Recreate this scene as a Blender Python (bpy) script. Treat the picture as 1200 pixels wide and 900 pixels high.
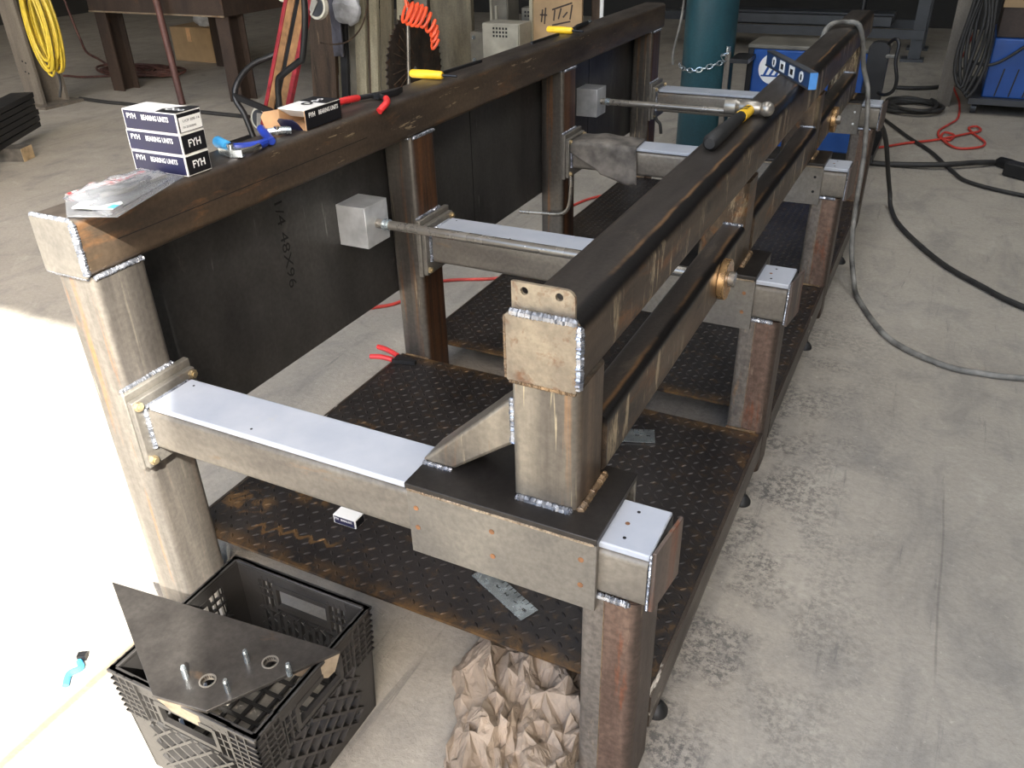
import bpy, bmesh, math, random
from mathutils import Vector, Matrix, noise as mnoise
from mathutils.geometry import delaunay_2d_cdt

for o in list(bpy.data.objects):
    bpy.data.objects.remove(o, do_unlink=True)
scene = bpy.context.scene
COL = scene.collection
random.seed(7)

# One modelling unit is 1.2 m; z = -0.5 units is the shop floor.
S = 1.2
def P(x, y, z):
    return Vector((x * S, y * S, (z + 0.5) * S))

# ------------------------------------------------------------------ camera
cam = bpy.data.cameras.new('camera')
cam.sensor_fit = 'HORIZONTAL'
cam.sensor_width = 36.0
cam.lens = 973.236 / 1200 * 36
cam.clip_start = 0.02
cam.clip_end = 200
camo = bpy.data.objects.new('camera', cam)
COL.objects.link(camo)
r0 = Vector((0.8946617606946714, 0.4460978548460188, -0.02402161219591565))
r1 = Vector((0.20780440603791706, -0.46315179935769396, -0.8615728289488701))
r2 = Vector((-0.39547144369971793, 0.7658244672596395, -0.5070653040433256))
M = Matrix((r0, -r1, -r2)).transposed().to_4x4()
M.translation = P(1.1432617, -0.7889677, 0.7336702)
camo.matrix_world = M
scene.camera = camo

# ------------------------------------------------------------------ world, sun, exposure
SUN_TRAVEL = Vector((-1.0, 1.0, -1.27))
world = bpy.data.worlds.new('sky')
scene.world = world
world.use_nodes = True
wn = world.node_tree
wn.nodes.clear()
wo = wn.nodes.new('ShaderNodeOutputWorld')
wb = wn.nodes.new('ShaderNodeBackground')
ws = wn.nodes.new('ShaderNodeTexSky')
ws.sky_type = 'NISHITA'
ws.sun_disc = False
ws.sun_elevation = math.radians(42)
ws.sun_rotation = math.radians(135)
ws.air_density = 1.0
ws.dust_density = 3.5
ws.ozone_density = 1.0
wb.inputs['Strength'].default_value = 0.62
wn.links.new(ws.outputs[0], wb.inputs[0])
wn.links.new(wb.outputs[0], wo.inputs[0])

sun = bpy.data.lights.new('sun', 'SUN')
sun.energy = 16.0
sun.angle = math.radians(0.6)
sun.color = (1.0, 0.97, 0.91)
suno = bpy.data.objects.new('sun', sun)
COL.objects.link(suno)
suno.rotation_euler = SUN_TRAVEL.to_track_quat('-Z', 'Y').to_euler()
suno.location = P(6, -8, 9)

DOOR_X0, DOOR_X1, DOOR_Y, DOOR_TOP = -5.2, 2.49, -2.3, 3.58
por = bpy.data.lights.new('door_portal', 'AREA')
por.shape = 'RECTANGLE'
por.size = (DOOR_X1 - DOOR_X0) * S
por.size_y = (DOOR_TOP + 0.5) * S
por.cycles.is_portal = True
poro = bpy.data.objects.new('door_portal', por)
COL.objects.link(poro)
poro.location = P((DOOR_X0 + DOOR_X1) / 2, DOOR_Y - 0.1, (DOOR_TOP - 0.5) / 2)
poro.rotation_euler = (math.radians(90), 0, 0)

# added fill lights under the ceiling: broad soft light, no fixture behind them
for (sx, sy, en) in ((-3.4, 1.0, 40), (.2, 1.0, 85), (3.4, 1.0, 115)):
    al = bpy.data.lights.new('overhead_fill_light', 'AREA')
    al.shape = 'RECTANGLE'; al.size = 1.3; al.size_y = 7.5
    al.energy = en
    al.color = (.97, .98, 1.0)
    ao = bpy.data.objects.new('overhead_fill_light', al)
    COL.objects.link(ao)
    ao.location = P(sx, sy, 4.27)

scene.view_settings.view_transform = 'Standard'
scene.view_settings.look = 'None'
scene.view_settings.gamma = 1.0
scene.view_settings.exposure = 0.45
scene.view_settings.use_curve_mapping = False

# ------------------------------------------------------------------ mesh builder
BASE = {}

class MB:
    def __init__(s):
        s.v = []; s.f = []
    def add(s, vs, fs):
        o = len(s.v)
        s.v += [tuple(q) for q in vs]
        s.f += [tuple(i + o for i in f) for f in fs]
        return s
    def box(s, x0, x1, y0, y1, z0, z1):
        vs = [(x0,y0,z0),(x1,y0,z0),(x1,y1,z0),(x0,y1,z0),(x0,y0,z1),(x1,y0,z1),(x1,y1,z1),(x0,y1,z1)]
        return s.add(vs, [(0,3,2,1),(4,5,6,7),(0,1,5,4),(1,2,6,5),(2,3,7,6),(3,0,4,7)])
    def obox(s, c, ax, ay, az, hx, hy, hz):
        c = Vector(c); ax = Vector(ax).normalized()*hx; ay = Vector(ay).normalized()*hy; az = Vector(az).normalized()*hz
        vs = []
        for k in (-1, 1):
            for (i, j) in ((-1,-1),(1,-1),(1,1),(-1,1)):
                vs.append(c + ax*i + ay*j + az*k)
        return s.add(vs, [(0,3,2,1),(4,5,6,7),(0,1,5,4),(1,2,6,5),(2,3,7,6),(3,0,4,7)])
    def bar(s, p0, p1, w, h, up=(0,0,1)):
        p0 = Vector(p0); p1 = Vector(p1); d = p1 - p0; L = d.length
        d.normalize(); up = Vector(up)
        a = d.cross(up)
        if a.length < 1e-6: a = d.cross(Vector((1,0,0)))
        a.normalize(); b = a.cross(d)
        return s.obox((p0+p1)/2, d, a, b, L/2, w/2, h/2)
    def ring2(s, u0, u1, w0, w1, r, seg=4):
        pts = []
        for (cu, cw, a0) in ((u1-r, w1-r, 0), (u0+r, w1-r, 90), (u0+r, w0+r, 180), (u1-r, w0+r, 270)):
            for k in range(seg+1):
                a = math.radians(a0 + 90*k/seg)
                pts.append((cu + r*math.cos(a), cw + r*math.sin(a)))
        return pts
    def rtube(s, axis, a0, a1, u0, u1, w0, w1, r, wall=0, seg=4, div=1):
        def mp(a, u, w):
            return {'x': (a,u,w), 'y': (u,a,w), 'z': (u,w,a)}[axis]
        out = s.ring2(u0, u1, w0, w1, r, seg); n = len(out)
        rings = [[mp(a0 + (a1-a0)*k/div, *q) for q in out] for k in range(div+1)]
        vs = sum(rings, []); fs = []
        for k in range(div):
            for i in range(n):
                j = (i+1) % n
                fs.append((k*n+i, k*n+j, (k+1)*n+j, (k+1)*n+i))
        if wall:
            inn = s.ring2(u0+wall, u1-wall, w0+wall, w1-wall, max(r-wall, .002), seg)
            o = len(vs)
            vs += [mp(a0,*q) for q in inn] + [mp(a1,*q) for q in inn]
            for i in range(n):
                j = (i+1) % n
                fs.append((o+i, o+n+i, o+n+j, o+j))
                fs.append((i, o+i, o+j, j))
                fs.append((div*n+i, div*n+j, o+n+j, o+n+i))
        else:
            fs.append(tuple(range(n-1,-1,-1))); fs.append(tuple(range(div*n, div*n+n)))
        return s.add(vs, fs)
    def cyl(s, p0, p1, r, rb=None, n=16, caps=True):
        p0 = Vector(p0); p1 = Vector(p1); rb = r if rb is None else rb
        d = (p1-p0).normalized()
        a = d.orthogonal().normalized(); b = d.cross(a)
        vs = []
        for (p, q) in ((p0, r), (p1, rb)):
            for k in range(n):
                t = 2*math.pi*k/n
                vs.append(p + a*(q*math.cos(t)) + b*(q*math.sin(t)))
        fs = [(k, (k+1)%n, n+(k+1)%n, n+k) for k in range(n)]
        if caps: fs += [tuple(range(n-1,-1,-1)), tuple(range(n,2*n))]
        return s.add(vs, fs)
    def tube(s, pts, r, n=8, closed=False, caps=True):
        pts = [Vector(p) for p in pts]; m = len(pts)
        rr = r if isinstance(r, (list, tuple)) else [r]*m
        vs = []; a = None
        for i in range(m):
            if closed: d = pts[(i+1)%m]-pts[i-1]
            else: d = pts[min(i+1,m-1)]-pts[max(i-1,0)]
            if d.length < 1e-9: d = Vector((0,0,1))
            d.normalize()
            if a is None: a = d.orthogonal().normalized()
            else:
                a = a - d*a.dot(d)
                a = d.orthogonal().normalized() if a.length < 1e-6 else a.normalized()
            b = d.cross(a)
            for k in range(n):
                t = 2*math.pi*k/n
                vs.append(pts[i] + a*(rr[i]*math.cos(t)) + b*(rr[i]*math.sin(t)))
        fs = []
        for i in range(m if closed else m-1):
            j = (i+1) % m
            for k in range(n):
                l = (k+1) % n
                fs.append((i*n+k, i*n+l, j*n+l, j*n+k))
        if caps and not closed:
            fs += [tuple(range(n-1,-1,-1)), tuple(range((m-1)*n, m*n))]
        return s.add(vs, fs)
    def prism(s, pts, axis, a0, a1):
        def mp(a, u, w):
            return {'x': (a,u,w), 'y': (u,a,w), 'z': (u,w,a)}[axis]
        n = len(pts)
        vs = [mp(a0,*q) for q in pts] + [mp(a1,*q) for q in pts]
        fs = [tuple(range(n-1,-1,-1)), tuple(range(n,2*n))] + [(i,(i+1)%n,n+(i+1)%n,n+i) for i in range(n)]
        return s.add(vs, fs)
    def holed(s, outer, holes, axis, a0, a1, n=16):
        def mp(a, u, w):
            return {'x': (a,u,w), 'y': (u,a,w), 'z': (u,w,a)}[axis]
        pts = [Vector(q) for q in outer]; loops = [list(range(len(outer)))]
        for (cu, cw, r) in holes:
            o = len(pts)
            pts += [Vector((cu + r*math.cos(2*math.pi*k/n), cw + r*math.sin(2*math.pi*k/n))) for k in range(n)]
            loops.append(list(range(o, o+n)))
        edges = [(l[i], l[(i+1)%len(l)]) for l in loops for i in range(len(l))]
        vo, eo, fo, _, _, _ = delaunay_2d_cdt(pts, edges, [], 0, 1e-7)
        def inside(c, poly):
            k = False
            for i in range(len(poly)):
                a, b = poly[i], poly[i-1]
                if (a[1] > c[1]) != (b[1] > c[1]) and c[0] < (b[0]-a[0])*(c[1]-a[1])/(b[1]-a[1]) + a[0]: k = not k
            return k
        N = len(vo); fs = []
        for f in fo:
            c = sum((Vector(vo[i]) for i in f), Vector((0,0)))/len(f)
            if not inside(c, outer): continue
            if any((c - Vector((h[0],h[1]))).length < h[2]*0.98 for h in holes): continue
            fs.append(tuple(f)); fs.append(tuple(i+N for i in reversed(f)))
        vs = [mp(a0,*q) for q in vo] + [mp(a1,*q) for q in vo]
        for l in loops:
            for i in range(len(l)):
                a, b = l[i], l[(i+1)%len(l)]
                fs.append((a, b, b+N, a+N))
        return s.add(vs, fs)
    def lathe(s, prof, c, axis=(0,0,1), n=24):
        c = Vector(c); d = Vector(axis).normalized(); a = d.orthogonal().normalized(); b = d.cross(a)
        m = len(prof); vs = []
        for (r, h) in prof:
            for k in range(n):
                t = 2*math.pi*k/n
                vs.append(c + d*h + a*(r*math.cos(t)) + b*(r*math.sin(t)))
        fs = [(i*n+k, i*n+(k+1)%n, (i+1)*n+(k+1)%n, (i+1)*n+k) for i in range(m-1) for k in range(n)]
        fs += [tuple(range(n-1,-1,-1)), tuple(range((m-1)*n, m*n))]
        return s.add(vs, fs)
    def ball(s, c, rx, ry, rz, nu=14, nv=8):
        c = Vector(c); vs = [c + Vector((0,0,-rz))]
        for j in range(1, nv):
            p = -math.pi/2 + math.pi*j/nv
            for k in range(nu):
                t = 2*math.pi*k/nu
                vs.append(c + Vector((rx*math.cos(p)*math.cos(t), ry*math.cos(p)*math.sin(t), rz*math.sin(p))))
        vs.append(c + Vector((0,0,rz))); e = len(vs)-1
        fs = [(0, 1+(k+1)%nu, 1+k) for k in range(nu)]
        for j in range(nv-2):
            for k in range(nu):
                fs.append((1+j*nu+k, 1+j*nu+(k+1)%nu, 1+(j+1)*nu+(k+1)%nu, 1+(j+1)*nu+k))
        fs += [(1+(nv-2)*nu+k, 1+(nv-2)*nu+(k+1)%nu, e) for k in range(nu)]
        return s.add(vs, fs)
    def bead(s, p0, p1, r=.006, n=7, step=.75):
        p0 = Vector(p0); p1 = Vector(p1); L = (p1-p0).length
        m = max(4, int(L/(r*step/2)))
        pts = []; rr = []
        for i in range(m+1):
            t = i/m
            j = Vector((random.uniform(-1,1), random.uniform(-1,1), random.uniform(-1,1)))*r*.10
            pts.append(p0.lerp(p1, t) + j)
            rr.append(r*(0.82 + 0.2*(i % 2)) * (0.6 if i in (0, m) else 1) * random.uniform(.93,1.07))
        return s.tube(pts, rr, n)
    def build(s, name, mat, parent=None, bevel=0, smooth=True, angle=38, origin=None, seg=2):
        vs = [P(*q) for q in s.v]
        if parent is None:
            if origin is None:
                xs = [q.x for q in vs]; ys = [q.y for q in vs]; zs = [q.z for q in vs]
                o = Vector(((min(xs)+max(xs))/2, (min(ys)+max(ys))/2, min(zs)))
            else: o = P(*origin)
        else: o = BASE[parent]
        me = bpy.data.meshes.new(name)
        me.from_pydata([q - o for q in vs], [], s.f)
        bm = bmesh.new(); bm.from_mesh(me)
        bmesh.ops.recalc_face_normals(bm, faces=bm.faces)
        bm.to_mesh(me); bm.free()
        if smooth:
            me.shade_smooth(); me.set_sharp_from_angle(angle=math.radians(angle))
        me.materials.append(mat)
        ob = bpy.data.objects.new(name, me)
        COL.objects.link(ob)
        if parent is None: ob.location = o
        else: ob.parent = parent
        BASE[ob] = o
        if bevel:
            b = ob.modifiers.new('bevel', 'BEVEL'); b.width = bevel*S; b.segments = seg; b.limit_method = 'ANGLE'; b.angle_limit = math.radians(40)
        return ob

def tag(o, label=None, cat=None, group=None, kind=None):
    if label: o['label'] = label
    if cat: o['category'] = cat
    if group: o['group'] = group
    if kind: o['kind'] = kind
    return o

def thing(name, label, cat, origin, group=None):
    o = bpy.data.objects.new(name, None)
    o.empty_display_size = 0.05
    COL.objects.link(o)
    o.location = P(*origin)
    BASE[o] = P(*origin)
    return tag(o, label, cat, group)

def copy_tree(src, parent, dx=0, dy=0, dz=0):
    c = src.copy(); COL.objects.link(c)
    c.parent = parent
    c.location = src.location + Vector((dx*S, dy*S, dz*S))
    BASE[c] = BASE[parent]
    for ch in list(src.children): copy_tree(ch, c)
    return c

def spl(pts, k=6, closed=False):
    pts = [Vector(p) for p in pts]; n = len(pts); out = []
    for i in range(n if closed else n-1):
        if closed: a, b, c, d = pts[i-1], pts[i], pts[(i+1)%n], pts[(i+2)%n]
        else: a, b, c, d = pts[max(i-1,0)], pts[i], pts[i+1], pts[min(i+2,n-1)]
        for j in range(k):
            t = j/k
            out.append(.5*((2*b)+(-a+c)*t+(2*a-5*b+4*c-d)*t*t+(-a+3*b-3*c+d)*t**3))
    if not closed: out.append(pts[-1])
    return out

def text(name, body, org, ux, uy, size, mat, parent, width=None, bold=0.0, lift=.0006):
    cu = bpy.data.curves.new('txt', 'FONT')
    cu.body = body; cu.size = 1.0; cu.resolution_u = 2; cu.offset = bold
    cu.align_x = 'CENTER'; cu.align_y = 'CENTER'
    to = bpy.data.objects.new('txt', cu); COL.objects.link(to)
    dg = bpy.context.evaluated_depsgraph_get()
    me = bpy.data.meshes.new_from_object(to.evaluated_get(dg))
    bpy.data.objects.remove(to, do_unlink=True)
    xs = [v.co.x for v in me.vertices]
    w = max(xs) - min(xs)
    ux = Vector(ux).normalized(); uy = Vector(uy).normalized(); nn = ux.cross(uy)
    sx = size if width is None else width / w
    mid = (max(xs)+min(xs))/2
    b = MB()
    b.v = [tuple(Vector(org) + ux*((v.co.x-mid)*sx) + uy*(v.co.y*size) + nn*lift) for v in me.vertices]
    b.f = [tuple(p.vertices) for p in me.polygons]
    bpy.data.meshes.remove(me)
    return b.build(name, mat, parent, smooth=False)

# ------------------------------------------------------------------ materials
def lin(c):
    return tuple(((q/255)/12.92 if q/255 <= .04045 else ((q/255+.055)/1.055)**2.4) for q in c) + (1.0,)

class NT:
    def __init__(s, name):
        s.m = bpy.data.materials.new(name); s.m.use_nodes = True
        s.t = s.m.node_tree; s.t.nodes.clear()
        s.out = s.t.nodes.new('ShaderNodeOutputMaterial')
        s.b = s.t.nodes.new('ShaderNodeBsdfPrincipled')
        s.t.links.new(s.b.outputs[0], s.out.inputs[0])
        tc = s.t.nodes.new('ShaderNodeTexCoord')
        s.obj = tc.outputs['Object']
    def L(s, a, b): s.t.links.new(a, b)
    def put(s, sock, v):
        if hasattr(v, 'is_linked') or isinstance(v, bpy.types.NodeSocket): s.L(v, sock)
        else: sock.default_value = v
    def rnd(s):
        oi = s.t.nodes.new('ShaderNodeObjectInfo')
        m = s.math('MULTIPLY', oi.outputs['Random'], 37.0)
        c = s.t.nodes.new('ShaderNodeCombineXYZ')
        for i in range(3): s.L(m, c.inputs[i])
        a = s.t.nodes.new('ShaderNodeVectorMath'); a.operation = 'ADD'
        s.L(s.obj, a.inputs[0]); s.L(c.outputs[0], a.inputs[1])
        return a.outputs[0]
    def map(s, vec, scale=(1,1,1), rot=(0,0,0), loc=(0,0,0)):
        n = s.t.nodes.new('ShaderNodeMapping')
        s.L(vec, n.inputs[0]); n.inputs['Scale'].default_value = scale; n.inputs['Rotation'].default_value = rot; n.inputs['Location'].default_value = loc
        return n.outputs[0]
    def noise(s, vec, scale, detail=4, rough=.55, dist=0):
        n = s.t.nodes.new('ShaderNodeTexNoise')
        s.L(vec, n.inputs['Vector']); n.inputs['Scale'].default_value = scale; n.inputs['Detail'].default_value = detail
        n.inputs['Roughness'].default_value = rough; n.inputs['Distortion'].default_value = dist
        return n.outputs[0]
    def vor(s, vec, scale, feat='F1'):
        n = s.t.nodes.new('ShaderNodeTexVoronoi'); n.feature = feat
        s.L(vec, n.inputs['Vector']); n.inputs['Scale'].default_value = scale
        return n.outputs['Distance']
    def ramp(s, f, lo, hi, a=0.0, b=1.0):
        n = s.t.nodes.new('ShaderNodeMapRange'); n.clamp = True
        s.put(n.inputs[0], f); n.inputs[1].default_value = lo; n.inputs[2].default_value = hi; n.inputs[3].default_value = a; n.inputs[4].default_value = b
        return n.outputs[0]
    def math(s, op, a, b=0.0):
        n = s.t.nodes.new('ShaderNodeMath'); n.operation = op
        s.put(n.inputs[0], a); s.put(n.inputs[1], b)
        return n.outputs[0]
    def mix(s, f, a, b):
        n = s.t.nodes.new('ShaderNodeMix'); n.data_type = 'RGBA'
        s.put(n.inputs[0], f); s.put(n.inputs[6], a); s.put(n.inputs[7], b)
        return n.outputs[2]
    def sep(s, vec):
        n = s.t.nodes.new('ShaderNodeSeparateXYZ'); s.L(vec, n.inputs[0]); return n.outputs
    def bump(s, h, st=.2, d=.01):
        n = s.t.nodes.new('ShaderNodeBump'); n.inputs['Strength'].default_value = st; n.inputs['Distance'].default_value = d
        s.L(h, n.inputs['Height']); s.L(n.outputs[0], s.b.inputs['Normal'])
    def fin(s, col, rough=.5, metal=0.0, spec=None):
        s.put(s.b.inputs['Base Color'], col); s.put(s.b.inputs['Roughness'], rough); s.put(s.b.inputs['Metallic'], metal)
        if spec is not None: s.b.inputs['Specular IOR Level'].default_value = spec
        return s.m

def plain(name, c, rough=.5, metal=0.0, var=.2, scale=9, bump=0.0, spec=None):
    k = NT(name); v = k.rnd()
    n = k.noise(v, scale, 5)
    d = lin([q*(1-var) for q in c]); e = lin([min(255, q*(1+var*.6)) for q in c])
    col = k.mix(k.ramp(n, .3, .7), d, e)
    if bump: k.bump(k.noise(v, scale*9, 4), bump)
    return k.fin(col, k.ramp(n, .2, .8, max(.02, rough-.08), min(1, rough+.08)), metal, spec)

def steel(name, base, dark, rust, thr=.55, scale=5, stretch=(1,1,1), rough=.42, metal=.55, scratch=None, bump=.08, rsoft=.12, face=None):
    k = NT(name); v = k.map(k.rnd(), stretch)
    n1 = k.noise(v, scale, 6, .6); n2 = k.noise(v, scale*2.3, 8, .65, .4); n3 = k.noise(k.rnd(), 90, 3, .6)
    col = k.mix(k.ramp(n1, .32, .68), lin(dark), lin(base))
    col = k.mix(k.ramp(n2, thr, thr+rsoft), col, lin(rust))
    rg = k.ramp(n1, .25, .75, min(1, rough+.14), max(.05, rough-.1))
    if scratch:
        sv = k.map(k.rnd(), scratch[0]); n4 = k.noise(sv, scratch[1], 4, .7)
        mk = k.ramp(n4, scratch[2], scratch[2]+.05)
        col = k.mix(mk, col, lin(scratch[3]))
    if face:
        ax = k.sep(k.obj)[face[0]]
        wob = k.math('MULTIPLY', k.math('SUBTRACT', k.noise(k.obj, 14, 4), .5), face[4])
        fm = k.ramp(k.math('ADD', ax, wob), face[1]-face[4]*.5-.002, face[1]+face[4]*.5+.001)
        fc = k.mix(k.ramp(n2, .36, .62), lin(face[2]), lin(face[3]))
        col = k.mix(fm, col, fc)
    sp = k.ramp(n3, .35, .65, .86, 1.1)
    mm = k.t.nodes.new('ShaderNodeVectorMath'); mm.operation = 'SCALE'
    k.L(col, mm.inputs[0]); k.L(sp, mm.inputs['Scale'])
    if bump: k.bump(k.noise(k.rnd(), 160, 4, .6), bump, .004)
    return k.fin(mm.outputs[0], rg, metal)

MAT = {}
def concrete():
    k = NT('concrete'); o = k.obj
    x, y, z = k.sep(o)
    big = k.noise(o, .9, 5, .6); mid = k.noise(o, 5, 8, .65, .5); fine = k.noise(o, 60, 5, .7); med = k.noise(o, 17, 6, .7, .6)
    col = k.mix(k.ramp(big, .3, .7), lin((152,145,133)), lin((171,164,151)))
    col = k.mix(k.ramp(mid, .52, .72, 0, .6), col, lin((128,125,119)))
    col = k.mix(k.ramp(mid, .25, .42, .5, 0), col, lin((190,184,170)))
    # grinding dust and pitted stains along the right of the machine
    dx = k.math('SUBTRACT', x, 1.13); ax = k.math('ABSOLUTE', dx)
    mx = k.ramp(ax, .02, .42, 1, 0); my = k.ramp(y, 1.2, 2.9, 1, .25)
    st = k.math('MULTIPLY', mx, my)
    pit = k.math('MULTIPLY', k.ramp(k.noise(o, 58, 6, .8, 0), .46, .55), st)
    pit = k.math('MULTIPLY', pit, k.ramp(k.noise(o, 6, 5, .65), .42, .56))
    col = k.mix(k.math('MULTIPLY', pit, .85), col, lin((84,82,80)))
    sm = k.math('MULTIPLY', k.ramp(k.noise(k.map(o, (2.2, .7, 1)), 2.4, 5, .65, .8), .52, .68), .45)
    col = k.mix(sm, col, lin((120,117,112)))
    scf = k.math('MULTIPLY', k.ramp(k.noise(k.map(o, (14, 1.1, 1), (0,0,.12)), 1.6, 7, .75, .4), .60, .68), .55)
    col = k.mix(scf, col, lin((104,102,98)))
    chp = k.ramp(k.noise(o, 42, 6, .75, .3), .62, .68, 0, .45)
    col = k.mix(chp, col, lin((198,190,174)))
    # saw joints and a hairline crack
    wob = k.math('MULTIPLY', k.math('SUBTRACT', k.noise(o, 1.2, 3), .5), .05)
    def line(c, w, a, strength, colr, rng):
        q = k.math('ABSOLUTE', k.math('SUBTRACT', k.math('ADD', a, wob), c))
        f = k.math('MULTIPLY', k.ramp(q, w*.3, w, strength, 0), k.math('MULTIPLY', k.ramp(rng[0], rng[1], rng[1]+.1), k.ramp(rng[0], rng[2]-.1, rng[2], 1, 0)))
        return k.mix(f, col, lin(colr))
    col = line(1.605, .004, x, .4, (96,92,86), (y, .5, 1.3))
    col = line(-.045, .022, x, .75, (120,98,70), (y, -3.5, .2))
    spk = k.ramp(k.vor(o, 34), .0, .12, .7, 0)
    spk = k.math('MULTIPLY', spk, k.ramp(med, .55, .62))
    col = k.mix(spk, col, lin((92,90,86)))
    fk = k.ramp(fine, .3, .7, .88, 1.08)
    mm = k.t.nodes.new('ShaderNodeVectorMath'); mm.operation = 'SCALE'
    k.L(col, mm.inputs[0]); k.L(fk, mm.inputs['Scale'])
    k.bump(k.math('ADD', fine, k.math('MULTIPLY', med, 1.5)), .35, .006)
    return k.fin(mm.outputs[0], k.ramp(mid, .3, .7, .62, .8), 0.0, .35)
MAT['concrete'] = concrete()

def deckmat():
    k = NT('tread_plate_steel'); o = k.obj
    x, y, z = k.sep(o)
    x = k.math('ADD', x, .48)
    n1 = k.noise(o, 4, 6, .6); n2 = k.noise(o, 22, 6, .7, .5); n3 = k.noise(o, 9, 6, .65)
    col = k.mix(k.ramp(n1, .35, .65), lin((34,31,30)), lin((58,54,52)))
    # rust collects along the cut edges and in old puddle marks
    e = k.math('MINIMUM', k.math('ABSOLUTE', k.math('SUBTRACT', y, .12)), k.math('ABSOLUTE', k.math('SUBTRACT', y, 1.11)))
    e = k.math('MINIMUM', e, k.math('ABSOLUTE', k.math('SUBTRACT', y, 1.24)))
    ed = k.math('MULTIPLY', k.ramp(e, 0, .05, 1, 0), k.ramp(n2, .40, .58))
    ex = k.math('MULTIPLY', k.ramp(x, 1.02, 1.10, 0, .7), k.ramp(n2, .52, .62))
    def blob(cx, cy, rx, ry):
        a = k.math('DIVIDE', k.math('SUBTRACT', x, cx), rx); b = k.math('DIVIDE', k.math('SUBTRACT', y, cy), ry)
        q = k.math('ADD', k.math('MULTIPLY', a, a), k.math('MULTIPLY', b, b))
        return k.ramp(q, .2, 1.0, 1, 0)
    bl = k.math('MULTIPLY', k.math('MAXIMUM', k.math('MAXIMUM', blob(.10, .36, .12, .05), blob(.02, .66, .09, .05)), blob(-.04,.26,.1,.06)), k.ramp(n2, .48, .56))
    # a squiggled rust trail
    tri = k.math('PINGPONG', k.math('MULTIPLY', x, 1.0), .022)
    yy = k.math('SUBTRACT', k.math('SUBTRACT', y, k.math('MULTIPLY', x, .16)), k.math('MULTIPLY', tri, 1.1))
    yy = k.math('ADD', yy, k.math('MULTIPLY', k.math('SUBTRACT', k.noise(o, 16, 5, .7), .5), .07))
    tr = k.math('MULTIPLY', k.ramp(k.math('ABSOLUTE', k.math('SUBTRACT', yy, .17)), .004, .011, 1, 0), k.math('MULTIPLY', k.ramp(x, .03, .06), k.ramp(x, .27, .29, 1, 0)))
    rm = k.math('MAXIMUM', k.math('MAXIMUM', ed, ex), k.math('MAXIMUM', bl, tr))
    rm = k.math('MAXIMUM', rm, k.math('MULTIPLY', k.ramp(k.noise(o, 34, 6, .7), .56, .64), .30))
    col = k.mix(k.math('MULTIPLY', rm, .62), col, lin((132,100,60)))
    k.bump(k.noise(o, 120, 4), .15, .004)
    return k.fin(col, k.ramp(n1, .3, .7, .5, .34), .45)
MAT['deck'] = deckmat()

def scalemat(name, zsplit=None):
    # hot rolled tube: dark scale on the top flat, black bends, brown scuffed sides
    k = NT(name); o = k.obj; x, y, z = k.sep(o)
    v = k.map(o, (1.6,.35,1.6)); n1 = k.noise(v, 4, 7, .65); n2 = k.noise(k.map(o,(2.5,.7,2.5)), 5, 8, .7, .5)
    side = k.mix(k.ramp(n1, .34, .66), lin((60,51,44)), lin((98,83,67)))
    side = k.mix(k.ramp(n2, .54, .64), side, lin((118,82,50)))
    side = k.mix(k.ramp(k.noise(k.map(o,(5,2.0,5),(.0,0,0)), 4, 6, .7), .34, .42, .8, 0), side, lin((44,38,34)))
    scr = k.ramp(k.noise(k.map(o,(9,9,1.6),(.5,0,0)), 2.6, 6, .75, .3), .53, .60)
    scr = k.math('MULTIPLY', scr, k.ramp(k.noise(o, 3.2, 3, .5), .42, .56))
    side = k.mix(k.math('MULTIPLY', scr, .8), side, lin((196,178,146)))
    top = k.mix(k.ramp(n1, .34, .66), lin((56,52,49)), lin((88,82,76)))
    top = k.mix(k.ramp(n2, .60, .70, 0, .6), top, lin((126,114,100)))
    col = side
    if zsplit:
        zt, xr = zsplit
        wob = k.math('MULTIPLY', k.math('SUBTRACT', k.noise(o, 9, 4), .5), .012)
        zz = k.math('ADD', z, wob)
        col = k.mix(k.ramp(zz, zt-.022, zt-.012), side, lin((34,32,31)))
        xx = k.math('ADD', x, wob)
        istop = k.math('MULTIPLY', k.ramp(xx, xr-.004, xr+.004, 1, 0), k.ramp(z, zt-.006, zt-.003))
        col = k.mix(istop, col, top)
        ln = k.math('MULTIPLY', k.ramp(k.math('ABSOLUTE', k.math('SUBTRACT', xx, xr)), .001, .006, 1, 0), k.math('MULTIPLY', k.ramp(z, zt-.01, zt-.004), k.ramp(k.noise(k.map(o,(1,1,1)), 5, 4), .42, .55)))
        col = k.mix(k.math('MULTIPLY', ln, .8), col, lin((140,108,76)))
    fk = k.ramp(k.noise(o, 110, 3, .6), .35, .65, .88, 1.1)
    mm = k.t.nodes.new('ShaderNodeVectorMath'); mm.operation = 'SCALE'
    k.L(col, mm.inputs[0]); k.L(fk, mm.inputs['Scale'])
    k.bump(k.noise(o, 160, 4, .6), .06, .004)
    return k.fin(mm.outputs[0], k.ramp(n1, .3, .7, .46, .30), .5)
MAT['tubetop'] = scalemat('dark_scale_top_tube', (.3564, .040))
MAT['tubelow'] = scalemat('dark_scale_lower_tube', (.1308, .052))
MAT['tubeside'] = scalemat('scuffed_brown_tube')

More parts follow.
